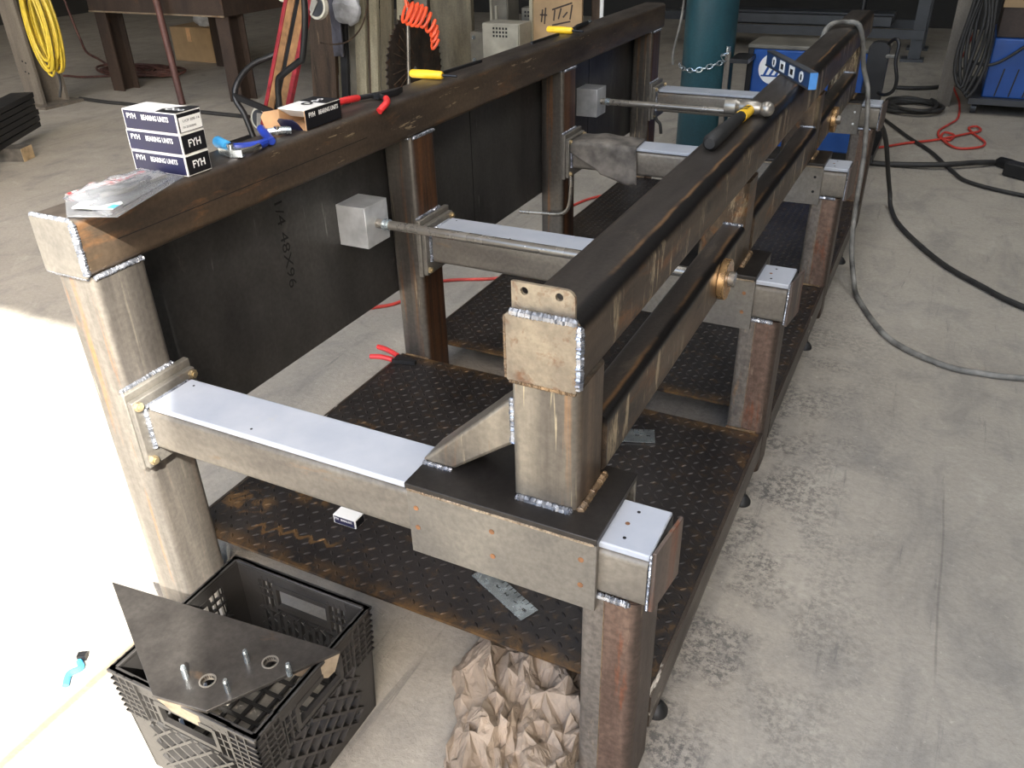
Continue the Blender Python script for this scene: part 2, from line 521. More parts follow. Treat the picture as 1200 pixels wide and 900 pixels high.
def seamed():
    # post rolled from two tones of plate either side of a weld seam
    k = NT('two_tone_seamed_post_steel'); o = k.obj; x, y, z = k.sep(o)
    v = k.map(k.rnd(), (2.0,2.0,.35)); n1 = k.noise(v, 6, 8, .72); n2 = k.noise(v, 11, 7, .7, .4); n3 = k.noise(k.rnd(), 90, 3)
    a = k.mix(k.ramp(n1, .34, .66), lin((96,90,84)), lin((134,126,116)))
    b = k.mix(k.ramp(n1, .34, .66), lin((88,70,60)), lin((124,102,88)))
    b = k.mix(k.ramp(n2, .55, .63, 0, .8), b, lin((122,76,54)))
    a = k.mix(k.ramp(n2, .58, .66, 0, .7), a, lin((138,106,74)))
    xx = k.math('ADD', x, k.math('MULTIPLY', k.math('SUBTRACT', n1, .5), .006))
    col = k.mix(k.ramp(xx, .5600, .5640), a, b)
    col = k.mix(k.ramp(xx, .606, .618), col, lin((74,62,54)))
    col = k.mix(k.ramp(k.noise(k.map(k.rnd(),(3,3,.5)), 12, 6, .75), .60, .66, 0, .5), col, lin((150,134,114)))
    fk = k.ramp(n3, .35, .65, .74, 1.18)
    mm = k.t.nodes.new('ShaderNodeVectorMath'); mm.operation = 'SCALE'
    k.L(col, mm.inputs[0]); k.L(fk, mm.inputs['Scale'])
    k.bump(k.noise(k.rnd(), 140, 4, .6), .12, .004)
    return k.fin(mm.outputs[0], k.ramp(n1, .3, .7, .5, .36), .4)
MAT['seamed'] = seamed()

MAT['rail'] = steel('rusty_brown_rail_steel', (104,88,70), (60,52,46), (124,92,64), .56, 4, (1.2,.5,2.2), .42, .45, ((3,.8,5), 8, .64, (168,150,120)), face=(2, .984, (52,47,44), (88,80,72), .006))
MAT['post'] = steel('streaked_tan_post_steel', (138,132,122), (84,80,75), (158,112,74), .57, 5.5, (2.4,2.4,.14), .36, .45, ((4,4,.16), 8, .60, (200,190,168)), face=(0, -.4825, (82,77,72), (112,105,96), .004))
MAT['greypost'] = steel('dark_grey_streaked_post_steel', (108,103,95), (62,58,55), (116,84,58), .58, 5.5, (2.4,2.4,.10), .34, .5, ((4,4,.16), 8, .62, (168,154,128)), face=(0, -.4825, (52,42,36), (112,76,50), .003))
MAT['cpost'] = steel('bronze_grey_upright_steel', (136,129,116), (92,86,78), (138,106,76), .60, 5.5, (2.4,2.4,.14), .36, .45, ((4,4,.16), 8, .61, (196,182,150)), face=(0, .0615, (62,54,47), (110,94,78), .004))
MAT['rpost'] = steel('red_brown_post_steel', (116,100,88), (84,78,76), (122,72,46), .50, 4, (2.4,2.4,.18), .45, .45, ((4,4,.2), 9, .70, (160,146,128)))
MAT['beam'] = steel('tan_beam_steel', (132,126,115), (98,92,84), (132,106,80), .60, 5, (.5,1.6,1.6), .46, .4)
MAT['capsteel'] = steel('tan_pitted_cap_steel', (154,142,120), (118,107,92), (112,84,62), .56, 11, (1,1,1), .5, .35, None, .25)
MAT['tube'] = steel('dark_mill_scale_tube_steel', (86,74,60), (46,42,38), (124,82,44), .60, 4, (1.6,.3,1.6), .40, .5, ((7,1.4,3), 7, .665, (182,166,134)), .06)
MAT['plate'] = steel('grey_tan_plate_steel', (132,127,117), (102,98,92), (120,92,66), .66, 4, (1,1,1), .42, .45)
MAT['darkplate'] = steel('black_mill_plate_steel', (64,60,56), (34,32,31), (108,84,60), .68, 5, (1,1,1), .36, .5)
MAT['panel'] = steel('black_hot_rolled_sheet', (82,80,77), (46,45,44), (104,99,92), .64, 3, (1,1,.5), .40, .35, ((1,5,.4), 5, .66, (122,120,116)), .02)
MAT['edge'] = steel('bare_cut_edge_steel', (170,156,134), (120,104,86), (150,106,66), .6, 9)
MAT['weld'] = steel('silver_weld_bead', (186,190,198), (112,116,124), (140,128,108), .60, 40, (1,1,1), .28, .8)
MAT['wheat'] = steel('brown_weld_bead', (150,124,92), (92,80,66), (96,64,40), .55, 30, (1,1,1), .45, .5)
MAT['siderail'] = steel('scuffed_edge_rail_steel', (92,82,72), (56,50,46), (116,76,44), .62, 6, (1,.3,1), .36, .55, ((3,.7,3), 9, .64, (214,206,192)))
MAT['triplate'] = steel('mottled_grey_plate_steel', (92,88,83), (46,43,41), (108,88,68), .60, 3.2, (1,1,1), .32, .55)
MAT['rust'] = plain('orange_rust', (128,88,56), .8, 0, .35, 60)
MAT['saw'] = steel('rusty_saw_steel', (62,52,44), (34,30,28), (98,66,42), .55, 9, (1,1,1), .6, .3)
MAT['ttable'] = steel('brown_table_steel', (70,56,47), (46,38,33), (92,66,48), .6, 4, (1,1,.4), .6, .2)
MAT['stock'] = steel('weathered_brown_steel', (104,84,66), (60,50,42), (140,118,92), .60, 5, (3,3,.25), .6, .2)
MAT['aged'] = steel('dusty_grey_olive_steel', (112,104,84), (74,68,56), (92,74,54), .62, 5, (2,2,.4), .6, .15)
MAT['pale'] = steel('pale_cream_painted_plate', (172,166,142), (120,112,92), (96,76,56), .63, 5, (2.5,2.5,.35), .6, .05)
MAT['alu'] = plain('brushed_aluminium', (190,192,192), .36, .45, .12, 18)
MAT['chrome'] = plain('polished_steel', (196,194,188), .2, .95, .12, 20)
MAT['grey_steel'] = plain('grey_bar_steel', (146,141,132), .28, .65, .12, 10)
MAT['bronze'] = plain('machined_bronze', (222,180,128), .28, .85, .15, 20)
MAT['zinc'] = plain('zinc_plated_steel', (196,206,210), .25, .9, .15, 30)
MAT['yzinc'] = plain('yellow_zinc_bolt', (190,172,136), .32, .8, .15, 30)
MAT['hole'] = plain('dark_hole', (18,17,16), .8, 0, .1)
MAT['rubber'] = plain('black_rubber', (30,30,30), .55, 0, .25, 12)
MAT['cable'] = plain('worn_grey_cable', (112,110,104), .6, 0, .45, 14)
MAT['dcable'] = plain('black_cable', (44,43,41), .6, 0, .3, 14)
MAT['crate'] = plain('black_crate_plastic', (48,46,44), .38, 0, .2, 12, .04)
MAT['navy'] = plain('navy_carton_print', (36,36,66), .45, 0, .15, 12)
MAT['black_print'] = plain('black_carton_print', (20,20,24), .45, 0, .15, 12)
MAT['white'] = plain('white_carton', (224,222,216), .6, 0, .05, 9)
MAT['kraft'] = plain('kraft_board', (206,164,120), .8, 0, .12, 12)
MAT['cardboard'] = plain('brown_cardboard', (158,132,98), .85, 0, .1, 6)
MAT['paper'] = plain('brown_kraft_paper', (150,134,116), .75, 0, .14, 6, .0)
MAT['red'] = plain('red_plastic', (206,48,48), .4, 0, .12, 12)
MAT['redcord'] = plain('red_cord', (196,66,54), .5, 0, .15, 9)
MAT['orange'] = plain('orange_coil_hose', (238,92,52), .4, 0, .12, 12)
MAT['yellow'] = plain('yellow_plastic', (246,196,44), .38, 0, .08, 12)
MAT['ycord'] = plain('yellow_cord', (204,178,56), .5, 0, .15, 12)
MAT['blue'] = plain('blue_plastic', (36,62,160), .35, 0, .15, 12)
MAT['ltblue'] = plain('light_blue_plastic', (70,170,230), .35, 0, .15, 12)
MAT['capblue'] = plain('light_blue_enamel', (84,142,204), .35, 0, .1, 12)
MAT['levelblue'] = plain('level_blue_paint', (38,66,104), .35, 0, .15, 14)
MAT['wblue'] = plain('welder_blue_enamel', (28,76,146), .32, 0, .1, 6)
MAT['wgrey'] = plain('welder_grey_enamel', (62,64,67), .45, 0, .15, 6)
MAT['teal'] = steel('teal_cylinder_paint', (40,82,90), (30,62,70), (140,150,148), .74, 6, (1,1,.5), .4, .0, None, .05)
MAT['wood'] = plain('varnished_wood', (150,112,74), .5, 0, .25, 14)
MAT['oldwood'] = plain('grey_old_wood', (84,80,74), .85, 0, .25, 20)
MAT['endwood'] = plain('cut_wood_end', (176,152,116), .85, 0, .2, 20)
MAT['redpaint'] = plain('worn_red_paint', (150,44,52), .5, 0, .25, 14)
MAT['redbar'] = steel('rust_red_bar', (98,64,56), (70,48,44), (140,100,84), .64, 6, (3,3,.3), .6, .15)
MAT['blackmetal'] = plain('black_painted_metal', (32,32,33), .4, .1, .25, 10)
MAT['blacksteel'] = plain('black_channel_steel', (44,44,45), .5, .3, .3, 8)
MAT['colpaint'] = steel('dusty_column_paint', (118,110,98), (88,82,74), (150,142,126), .62, 4, (2,2,.4), .6, .1)
MAT['encl'] = plain('pale_grey_enclosure', (150,146,132), .55, .1, .15, 7)
MAT['encl2'] = plain('dark_grey_enclosure', (102,98,88), .55, .1, .2, 7)
MAT['fabric'] = plain('grey_blue_cloth', (104,104,114), .9, 0, .2, 10, .1)
MAT['leather'] = plain('smudged_grey_leather', (100,95,88), .7, 0, .45, 14, .15)
MAT['bag'] = plain('translucent_plastic_bag', (176,178,182), .35, 0, .2, 14)
MAT['wall'] = plain('grimy_wall_sheet', (44,43,41), .8, 0, .2, 1.5)
MAT['ceiling'] = plain('pale_roof_sheet', (150,148,142), .8, 0, .1, 1.5)
MAT['tyre'] = plain('pale_caster_tyre', (206,202,186), .5, 0, .1, 10)
MAT['caster'] = plain('grey_caster_metal', (176,172,162), .45, .3, .15, 10)
MAT['marker'] = plain('black_marker_ink', (8,8,8), .7, 0, 0)
MAT['tagwhite'] = plain('white_print', (232,232,228), .55, 0, .03)

def uhmw():
    k = NT('white_uhmw_plastic'); v = k.rnd()
    n = k.noise(v, 6, 5, .6); n2 = k.noise(v, 14, 6, .7)
    col = k.mix(k.ramp(n, .3, .7), lin((158,164,174)), lin((178,182,188)))
    col = k.mix(k.ramp(n2, .62, .74, 0, .45), col, lin((190,182,160)))
    k.b.inputs['Subsurface Weight'].default_value = .0
    return k.fin(col, .38, 0.0, .45)
MAT['uhmw'] = uhmw()

def clear():
    k = NT('clear_blister_plastic'); v = k.rnd()
    k.b.inputs['Transmission Weight'].default_value = .92
    k.b.inputs['IOR'].default_value = 1.08
    k.bump(k.noise(v, 18, 4), .15, .006)
    return k.fin(lin((244,246,248)), .03)
MAT['clear'] = clear()
# ------------------------------------------------------------------ the shop shell
def struct(o): return tag(o, kind='structure')
X0, X1, YB = -9.5, 6.5, 9.0
struct(MB().box(X0-.2, X1+.2, -14, YB+.2, -.6, -.5).build('floor', MAT['concrete'], smooth=False, origin=(0,0,-.5)))
struct(MB().box(X0, X1, YB, YB+.12, -.5, 4.3).build('wall_back', MAT['wall']))
struct(MB().box(X0-.12, X0, DOOR_Y, YB, -.5, 4.3).build('wall_left', MAT['wall']))
struct(MB().box(X1, X1+.12, DOOR_Y, YB, -.5, 4.3).build('wall_right', MAT['wall']))
wf = MB()
wf.box(X0, DOOR_X0, DOOR_Y-.12, DOOR_Y, -.5, 4.3).box(DOOR_X1, X1, DOOR_Y-.12, DOOR_Y, -.5, 4.3).box(DOOR_X0, DOOR_X1, DOOR_Y-.12, DOOR_Y, DOOR_TOP, 4.3)
struct(wf.build('wall_front', MAT['wall']))
struct(MB().box(X0-.12, X1+.12, DOOR_Y-.12, YB+.12, 4.3, 4.4).build('ceiling', MAT['ceiling']))

# ------------------------------------------------------------------ the fixed machine frame
F = [0.0, .934, 1.868, 2.803]
fr = thing('steel_machine_frame', 'long welded steel machine frame with white slide strips and tread plate deck', 'machine frame', (0.4, 0, -.5))

# left posts and rail
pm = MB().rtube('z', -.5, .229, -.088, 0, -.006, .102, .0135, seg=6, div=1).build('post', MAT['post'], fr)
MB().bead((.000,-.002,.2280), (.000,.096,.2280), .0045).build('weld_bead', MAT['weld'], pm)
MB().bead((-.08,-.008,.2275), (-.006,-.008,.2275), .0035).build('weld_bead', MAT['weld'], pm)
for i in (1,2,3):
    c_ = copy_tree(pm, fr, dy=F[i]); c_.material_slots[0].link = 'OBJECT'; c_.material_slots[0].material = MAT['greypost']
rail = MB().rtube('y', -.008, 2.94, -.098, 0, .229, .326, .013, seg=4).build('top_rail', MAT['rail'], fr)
cap = MB().box(-.098, 0, -.0145, -.006, .229, .326).build('end_cap', MAT['plate'], rail, bevel=.004)
MB().bead((-.002,-.011,.234), (-.002,-.011,.322), .0062).build('weld_bead', MAT['weld'], rail)
MB().bead((-.094,-.011,.3245), (-.004,-.011,.3245), .0042).build('weld_bead', MAT['weld'], rail)
MB().bead((-.096,-.011,.231), (-.004,-.011,.230), .003).build('weld_bead', MAT['weld'], rail)
struck = MB().box(-.0005, .0006, .06, .75, .2725, .2737)
struck.build('scribed_line', MAT['hole'], rail)

# dark side sheets between the left posts
for i in range(3):
    pn = MB().box(-.1005, -.0945, F[i]+.085, F[i+1]+.06, -.197, .232).build('side_sheet', MAT['panel'], fr)
    if i == 0:
        text('marking', '1/4 48X96', (-.0945, .535, .078), (0,.02,-1), (0,1,.02), .036, MAT['marker'], pn, width=.2)
    else:
        MB().box(-.0946, -.0935, F[i]+.45, F[i]+.452, -.19, .22).build('seam', MAT['hole'], pn)

# cross beams
bm = MB().rtube('x', .0265, .925, 0, .1016, -.092, -.0115, .011, seg=4).build('cross_beam', MAT['beam'], fr)
MB().box(.037, .927, .0015, .1000, -.0105, .0).build('slide_strip', MAT['uhmw'], bm, bevel=.0022)
MB().box(0, .013, -.023, .125, -.128, .025).build('post_flange', MAT['plate'], bm, bevel=.002)
MB().box(.0137, .0265, -.021, .121, -.122, .012).build('beam_flange', MAT['plate'], bm, bevel=.002)
for (yy, zz) in ((-.012,.002),(-.012,-.108),(.112,.002),(.112,-.108)):
    MB().cyl((.0265,yy,zz),(.0335,yy,zz),.0085,n=6).cyl((.0335,yy,zz),(.0365,yy,zz),.005,n=8).build('flange_bolt', MAT['yzinc'], bm)
MB().bead((.029,-.001,-.088),(.029,-.001,-.008),.0052).build('weld_bead', MAT['weld'], bm)
MB().bead((.029,.0,-.006),(.029,.1,-.006),.004).build('weld_bead', MAT['weld'], bm)
MB().bead((.001,-.018,.0265),(.001,.1,.0265),.0045).build('weld_bead', MAT['weld'], bm)
MB().bead((.029,.102,-.088),(.029,.102,-.008),.0045).build('weld_bead', MAT['weld'], bm)
ep = MB().prism([(.9287,.005),(.9345,.0055),(.9445,.092),(.939,.093)], 'z', -.100, .003).build('end_plate', MAT['rpost'], bm, bevel=.001)
MB().box(.9265,.9285,.004,.0985,-.09,-.004).build('end_cap', MAT['darkplate'], bm)
MB().bead((.839,-.001,-.0935),(.905,-.001,-.0935),.0055).build('weld_bead', MAT['weld'], bm)
MB().bead((.9275,.0015,-.095),(.9285,.0015,.002),.0022).build('weld_bead', MAT['weld'], bm)
for (xx, yy, rr) in ((.06,.083,.0022),(.885,.022,.0026),(.885,.08,.0026),(.555,.085,.002),(.25,.018,.0022)):
    MB().cyl((xx,yy,-.0005),(xx,yy,.0004),rr,n=10).build('screw_hole', MAT['hole'], bm)
MB().cyl((.879,.051,-.0004),(.879,.051,.0003),.0034,n=14).build('rust_spot', MAT['rust'], bm)
for i in (1,2,3): copy_tree(bm, fr, dy=F[i])

# right posts
rp = MB().rtube('z', -.5, -.093, .832, .921, 0, .1, .016, seg=5).build('post', MAT['seamed'], fr)
MB().box(.8679,.8691,-.0006,.001,-.495,-.1).build('seam', MAT['wheat'], rp)
for i in (1,2,3): copy_tree(rp, fr, dy=F[i])

# lower deck: tread plates, edge rails, levelling feet
def tread(x0, x1, y0, y1):
    b = MB(); st = .0215; L = .0165; W = .0060; H = .0017
    ny = int((y1-y0)/st); nx = int((x1-x0)/st)
    for j in range(ny):
        for i in range(nx):
            cx = x0 + (i+.5)*(x1-x0)/nx; cy = y0 + (j+.5)*(y1-y0)/ny
            a = math.radians(45 if (i+j) % 2 else -45)
            ca, sa = math.cos(a), math.sin(a)
            pts = [(-L/2,0,0),(-L/6,-W/2,0),(L/6,-W/2,0),(L/2,0,0),(L/6,W/2,0),(-L/6,W/2,0),(-L/4,0,H),(L/4,0,H)]
            b.add([(cx+p*ca-q*sa, cy+p*sa+q*ca, -.385+r) for (p,q,r) in pts], [(0,1,6),(1,2,7,6),(2,3,7),(3,4,7),(4,5,6,7),(5,0,6)])
    return b
for i in range(3):
    dk = MB().box(-.085, .913, F[i]+.1005, F[i+1]-.0065, -.391, -.385).build('deck_plate', MAT['deck'], fr)
    tag(tread(-.08, .908, F[i]+.106, F[i+1]-.012).build('tread_pattern', MAT['deck'], dk, angle=20), kind='stuff')
    MB().box(.913, .9205, F[i]+.1, F[i+1]+(0 if i==2 else 0), -.457, -.3825).build('edge_rail', MAT['siderail'], fr, bevel=.0012)
    MB().box(.86, .913, F[i]+.1, F[i+1], -.457, -.450).build('edge_angle', MAT['siderail'], fr)
    MB().box(-.0925, -.085, F[i]+.1005, F[i+1]-.0065, -.457, -.3835).build('edge_rail', MAT['siderail'], fr, bevel=.0012)
    MB().bead((.833,F[i+1]-.004,-.383),(.905,F[i+1]-.004,-.383),.0035).build('weld_bead', MAT['wheat'], fr)
    MB().bead((-.08,F[i+1]-.008,-.383),(-.005,F[i+1]-.008,-.383),.0035).build('weld_bead', MAT['wheat'], fr)
for y in (.17, .807, 1.645, 2.4):
    MB().lathe([(.0205,0),(.0205,.006),(.013,.018),(.006,.022),(.006,.05)], (.913,y,-.5), n=18).build('levelling_foot', MAT['rubber'], fr)
hook = spl([(-.168,1.852,-.267),(-.09,1.852,-.262),(-.01,1.852,-.255),(.02,1.852,-.235),(.03,1.853,-.2),(.031,1.856,-.15),(.028,1.862,-.11)], 6)
MB().tube(hook, .0072, 10).build('bent_rod', MAT['grey_steel'], fr)
MB().tube(spl([(.028,2.79,-.1),(.04,2.79,-.125),(.055,2.79,-.14),(.062,2.79,-.18)],5), .007, 8).build('bent_rod', MAT['dcable'], fr)

# ------------------------------------------------------------------ the sliding carriage
ca = thing('sliding_carriage', 'heavy square tube carriage straddling the cross beams, rusty mill scale finish', 'carriage', (.76, .03, 0))
tt = MB().rtube('y', .032, 3.14, .7145, .815, .2, .297, .02, seg=5).build('top_tube', MAT['tubetop'], ca)
MB().rtube('y', .0225, .033, .7155, .8135, .2, .2965, .006, seg=3).build('end_cap', MAT['capsteel'], tt, bevel=.0015)
MB().bead((.72,.0265,.2965),(.812,.0265,.2975),.0062).build('weld_bead', MAT['weld'], tt)
MB().bead((.8145,.0265,.206),(.8145,.0265,.294),.0062).build('weld_bead', MAT['weld'], tt)
MB().bead((.719,.0245,.2005),(.812,.0245,.2005),.0038).build('weld_bead', MAT['wheat'], tt)
MB().bead((.7155,.0245,.204),(.7155,.0245,.292),.003).build('weld_bead', MAT['wheat'], tt)
tab = [(.721,.287),(.805,.287),(.805,.322)] + [(.793+.012*math.cos(a), .322+.012*math.sin(a)) for a in (.4,.8,1.2,1.57)] + [(.721,.334)]
MB().holed(tab, [(.7385,.3235,.0052),(.7845,.3235,.0052)], 'y', .0335, .0385).build('lug_plate', MAT['capsteel'], tt)

for i in range(4):
    y0 = F[i] + (.0295 if i == 0 else .024)
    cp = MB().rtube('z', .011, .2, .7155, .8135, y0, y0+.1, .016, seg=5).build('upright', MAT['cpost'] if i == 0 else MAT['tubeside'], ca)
    MB().bead((.722,y0-.003,.0125),(.808,y0-.003,.0125),.0062).build('weld_bead', MAT['weld'], cp)
    MB().bead((.8165,y0+.004,.0125),(.8165,y0+.1,.0125),.0062).build('weld_bead', MAT['wheat'], cp)
    sp = MB().box(.5625, .859, F[i]-.0115, F[i]+.149, .0005, .0115).build('saddle_top', MAT['darkplate'], ca, bevel=.0012)
    MB().box(.565, .8585, F[i]-.0105, F[i]-.0015, -.116, .0005).build('saddle_side', MAT['plate'], sp, bevel=.0008)
    MB().box(.565, .8585, F[i]+.138, F[i]+.147, -.116, .0005).build('saddle_side', MAT['plate'], sp, bevel=.0008)
    MB().bead((.566,F[i]-.0108,.0012),(.855,F[i]-.0108,.0012),.0026).build('weld_bead', MAT['edge'], sp)
    for xx in (.579, .703, .837):
        for zz in (-.030, -.066 if xx < .6 else -.075):
            MB().cyl((xx,F[i]-.0112,zz),(xx,F[i]-.0100,zz),.0042,n=12).build('plug_bolt', MAT['rust'] if i < 2 else MAT['tagwhite'] if i == 3 and xx > .8 else MAT['hole'], sp)
    br = MB().prism([(.556,.0115),(.612,.0115),(.7165,.088),(.7165,.165)], 'y', F[i]+.045, F[i]+.108).build('brace', MAT['cpost'] if i == 0 else MAT['tubeside'], ca, bevel=.006, seg=3)
    MB().bead((.7145,F[i]+.042,.09),(.7145,F[i]+.042,.163),.0055).build('weld_bead', MAT['weld'] if i == 0 else MAT['wheat'], br)
    MB().bead((.562,F[i]+.042,.0125),(.612,F[i]+.042,.0125),.004).build('weld_bead', MAT['weld'] if i == 0 else MAT['wheat'], br)
for i in range(3):
    ya, yb = F[i] + (.1295 if i == 0 else .124), F[i+1]+.024
    lt = MB().rtube('y', ya, yb, .762, .8165, .014, .109, .012, seg=4).build('lower_tube', MAT['tubelow'], ca)
    MB().bead((.767,yb-.002,.110),(.812,yb-.002,.110),.0035).build('weld_bead', MAT['weld'], lt)
    MB().cyl((.79,ya+.36,.016),(.79,ya+.352,-.004),.004,n=8).cyl((.79,ya+.352,-.004),(.79,ya+.35,-.012),.006,.003,n=8).build('pin', MAT['tagwhite'], lt)
for (y, z) in ((.77,.062),(2.245,.058)):
    MB().lathe([(.012,0),(.040,0),(.0415,.0015),(.0415,.0135),(.040,.015),(.014,.015)], (.8165,y,z), (1,0,0), n=36).build('bronze_bushing', MAT['bronze'], ca)

# push rods with their aluminium blocks
for (y, z, lab) in ((.77,.064,'near push rod with square aluminium block, passing through the lower carriage tube'), (2.245,.058,'far push rod with square aluminium block, near the gas cylinder')):
    pr_ = thing('push_rod', lab, 'rod', (-.05, y, z), 'push rods through the carriage')
    MB().box(-.0945, -.012, y-.046, y+.046, z-.05, z+.05).build('block', MAT['alu'], pr_, bevel=.0012)
    MB().cyl((-.012,y,z),(.842,y,z),.0112,n=20).build('shaft', MAT['grey_steel'], pr_)
    MB().cyl((.006,y,z),(.024,y,z),.0128,n=20).cyl((.008,y,z),(.012,y,z),.0138,n=20).cyl((.018,y,z),(.021,y,z),.0138,n=20).build('collar', MAT['zinc'], pr_)
    MB().cyl((.832,y,z),(.844,y,z),.0155,n=24).build('nut', MAT['grey_steel'], pr_)
# ------------------------------------------------------------------ milk crate
cr = thing('milk_crate', 'black plastic milk crate with lattice sides standing by the front left post', 'crate', (.33, -.158, -.5))
CX0, CX1, CY0, CY1, CZ0, CZ1 = .188, .473, -.297, -.022, -.5, -.262
H = CZ1 - CZ0
def clip(u0, v0, u1, v1, a0, b0, a1, b1):
    t0, t1 = 0.0, 1.0; du, dv = u1-u0, v1-v0
    for (p, q) in ((-du, u0-a0), (du, a1-u0), (-dv, v0-b0), (dv, b1-v0)):
        if abs(p) < 1e-9:
            if q < 0: return None
        else:
            r = q/p
            if p < 0: t0 = max(t0, r)
            else: t1 = min(t1, r)
    return None if t0 >= t1 else (u0+du*t0, v0+dv*t0, u0+du*t1, v0+dv*t1)
sides = [((CX0,CY0),(CX1,CY0),(0,-1)), ((CX1,CY0),(CX1,CY1),(1,0)), ((CX1,CY1),(CX0,CY1),(0,1)), ((CX0,CY1),(CX0,CY0),(-1,0))]
for (a, b, nrm) in sides:
    a = Vector((a[0],a[1],0)); b = Vector((b[0],b[1],0)); L = (b-a).length; d = (b-a)/L; n = Vector((nrm[0],nrm[1],0))
    def at(u, v, off=0.0):
        tp = .010*(1 - v/H)
        return a + d*u + Vector((0,0,CZ0+v)) - n*(tp + off)
    m = MB()
    def strip(u0, v0, u1, v1, wd, dp, off=.003):
        m.bar(at(u0,v0,off), at(u1,v1,off), dp, wd, up=Vector((0,0,1)).cross(d).cross(d) if False else (n.cross(Vector(at(u1,v1)-at(u0,v0)).normalized())))
    e = .046
    # solid bands
    strip(e, .012, L-e, .012, .024, .005); strip(e, H-.014, L-e, H-.014, .028, .005)
    strip(.085, H-.032, L-.085, H-.032, .010, .008); strip(.085, H-.078, L-.085, H-.078, .008, .008)
    strip(.085, H-.08, .085, H-.03, .008, .008); strip(L-.085, H-.08, L-.085, H-.03, .008, .008)
    # small grid beside and above the hand hole
    for u in [e+.0125*k for k in range(1,4)] + [L-e-.0125*k for k in range(1,4)]:
        strip(u, H-.09, u, H-.02, .003, .006)
    for v in (H-.045, H-.062, H-.088):
        strip(e, v, .085, v, .003, .006); strip(L-.085, v, L-e, v, .003, .006)
    strip(e, H-.092, L-e, H-.092, .005, .006)
    # diagonal lattice
    k = -.4
    while k < .6:
        for sgn in (1, -1):
            q = clip(k, 0, k+sgn*.25*1.1, .25, e, .02, L-e, H-.09)
            if q: strip(*q, .0046, .013, .003)
        k += .042
    k = e+.012
    while k < L-e:
        strip(k, .02, k, H-.092, .0075, .0015, .0105); k += .0155
    m.build('lattice_wall', MAT['crate'], cr, smooth=False)
for (cx, cy, sx, sy) in ((CX0,CY0,1,1),(CX1,CY0,-1,1),(CX1,CY1,-1,-1),(CX0,CY1,1,-1)):
    m = MB()
    def pt(u, w, z):
        tp = .010*(1-(z-CZ0)/H)
        return (cx+sx*(u+tp), cy+sy*(w+tp), z)
    for (u0,u1,w0,w1) in ((0,.048,0,.0045),(0,.0045,0,.048)):
        vs = [pt(u0,w0,CZ0),pt(u1,w0,CZ0),pt(u1,w1,CZ0),pt(u0,w1,CZ0),pt(u0,w0,CZ1),pt(u1,w0,CZ1),pt(u1,w1,CZ1),pt(u0,w1,CZ1)]
        m.add(vs, [(0,3,2,1),(4,5,6,7),(0,1,5,4),(1,2,6,5),(2,3,7,6),(3,0,4,7)])
    for k in range(7):
        z = CZ1 - .022 - k*.0125
        for (u0,u1,w0,w1) in ((-.003,.05,-.003,.001),(-.003,.001,-.003,.05)):
            vs = [pt(u0,w0,z),pt(u1,w0,z),pt(u1,w1,z),pt(u0,w1,z),pt(u0,w0,z+.003),pt(u1,w0,z+.003),pt(u1,w1,z+.003),pt(u0,w1,z+.003)]
            m.add(vs, [(0,3,2,1),(4,5,6,7),(0,1,5,4),(1,2,6,5),(2,3,7,6),(3,0,4,7)])
    for u in (.018, .034, .049):
        for (u0,u1,w0,w1) in ((u-.0012,u+.0012,-.003,.003),(-.003,.003,u-.0012,u+.0012)):
            z0, z1 = CZ1-.1, CZ1
            vs = [pt(u0,w0,z0),pt(u1,w0,z0),pt(u1,w1,z0),pt(u0,w1,z0),pt(u0,w0,z1),pt(u1,w0,z1),pt(u1,w1,z1),pt(u0,w1,z1)]
            m.add(vs, [(0,3,2,1),(4,5,6,7),(0,1,5,4),(1,2,6,5),(2,3,7,6),(3,0,4,7)])
    m.build('corner_post', MAT['crate'], cr, smooth=False)
m = MB()
t = .009
m.box(CX0-.003,CX1+.003,CY0-.003,CY0+t,CZ1-.006,CZ1).box(CX0-.003,CX1+.003,CY1-t,CY1+.003,CZ1-.006,CZ1).box(CX0-.003,CX0+t,CY0,CY1,CZ1-.006,CZ1).box(CX1-t,CX1+.003,CY0,CY1,CZ1-.006,CZ1)
m.build('rim', MAT['crate'], cr, bevel=.001)
m = MB()
for k in range(9):
    x = CX0+.014+k*(CX1-CX0-.028)/8; m.box(x-.003,x+.003,CY0+.012,CY1-.012,CZ0+.004,CZ0+.010)
    y = CY0+.014+k*(CY1-CY0-.028)/8; m.box(CX0+.012,CX1-.012,y-.003,y+.003,CZ0+.006,CZ0+.012)
m.build('bottom_grid', MAT['crate'], cr, smooth=False)

# plate lying on the crate
tp = thing('cut_steel_plate', 'four sided grey steel plate with zinc studs lying across the black crate', 'plate', (.29, -.23, -.262))
A, B, Cc, D = (.046,-.167), (.292,-.3065), (.384,-.2935), (.490,-.123)
PZ0, PZ1 = -.2615, -.2555
MB().holed([A,B,Cc,D], [(.347,-.253,.0105),(.408,-.186,.0105)], 'z', PZ0, PZ1, 20).build('plate_body', MAT['triplate'], tp, bevel=.0006)
fl = Vector((B[0]-Cc[0], B[1]-Cc[1], 0)).normalized()
def flange(p, q, dn, wd, nm):
    p = Vector((p[0],p[1],PZ0)); q = Vector((q[0],q[1],PZ0)); e = (q-p).normalized(); nn = Vector((0,0,1)).cross(e)
    b = MB()
    pts = [p, q, q + Vector((0,0,-dn*.8)) - e*.012, q - e*.025 + Vector((0,0,-dn)), p + e*wd + Vector((0,0,-dn*.55))]
    th = nn*.0025
    b.add([v-th for v in pts]+[v+th for v in pts], [(0,1,2,3,4),(9,8,7,6,5)] + [(i,(i+1)%5,5+(i+1)%5,5+i) for i in range(5)])
    b.build(nm, MAT['edge'], tp)
flange((B[0]+.006,B[1]+.003), (Cc[0],Cc[1]+.003), .036, .02, 'bent_flange')
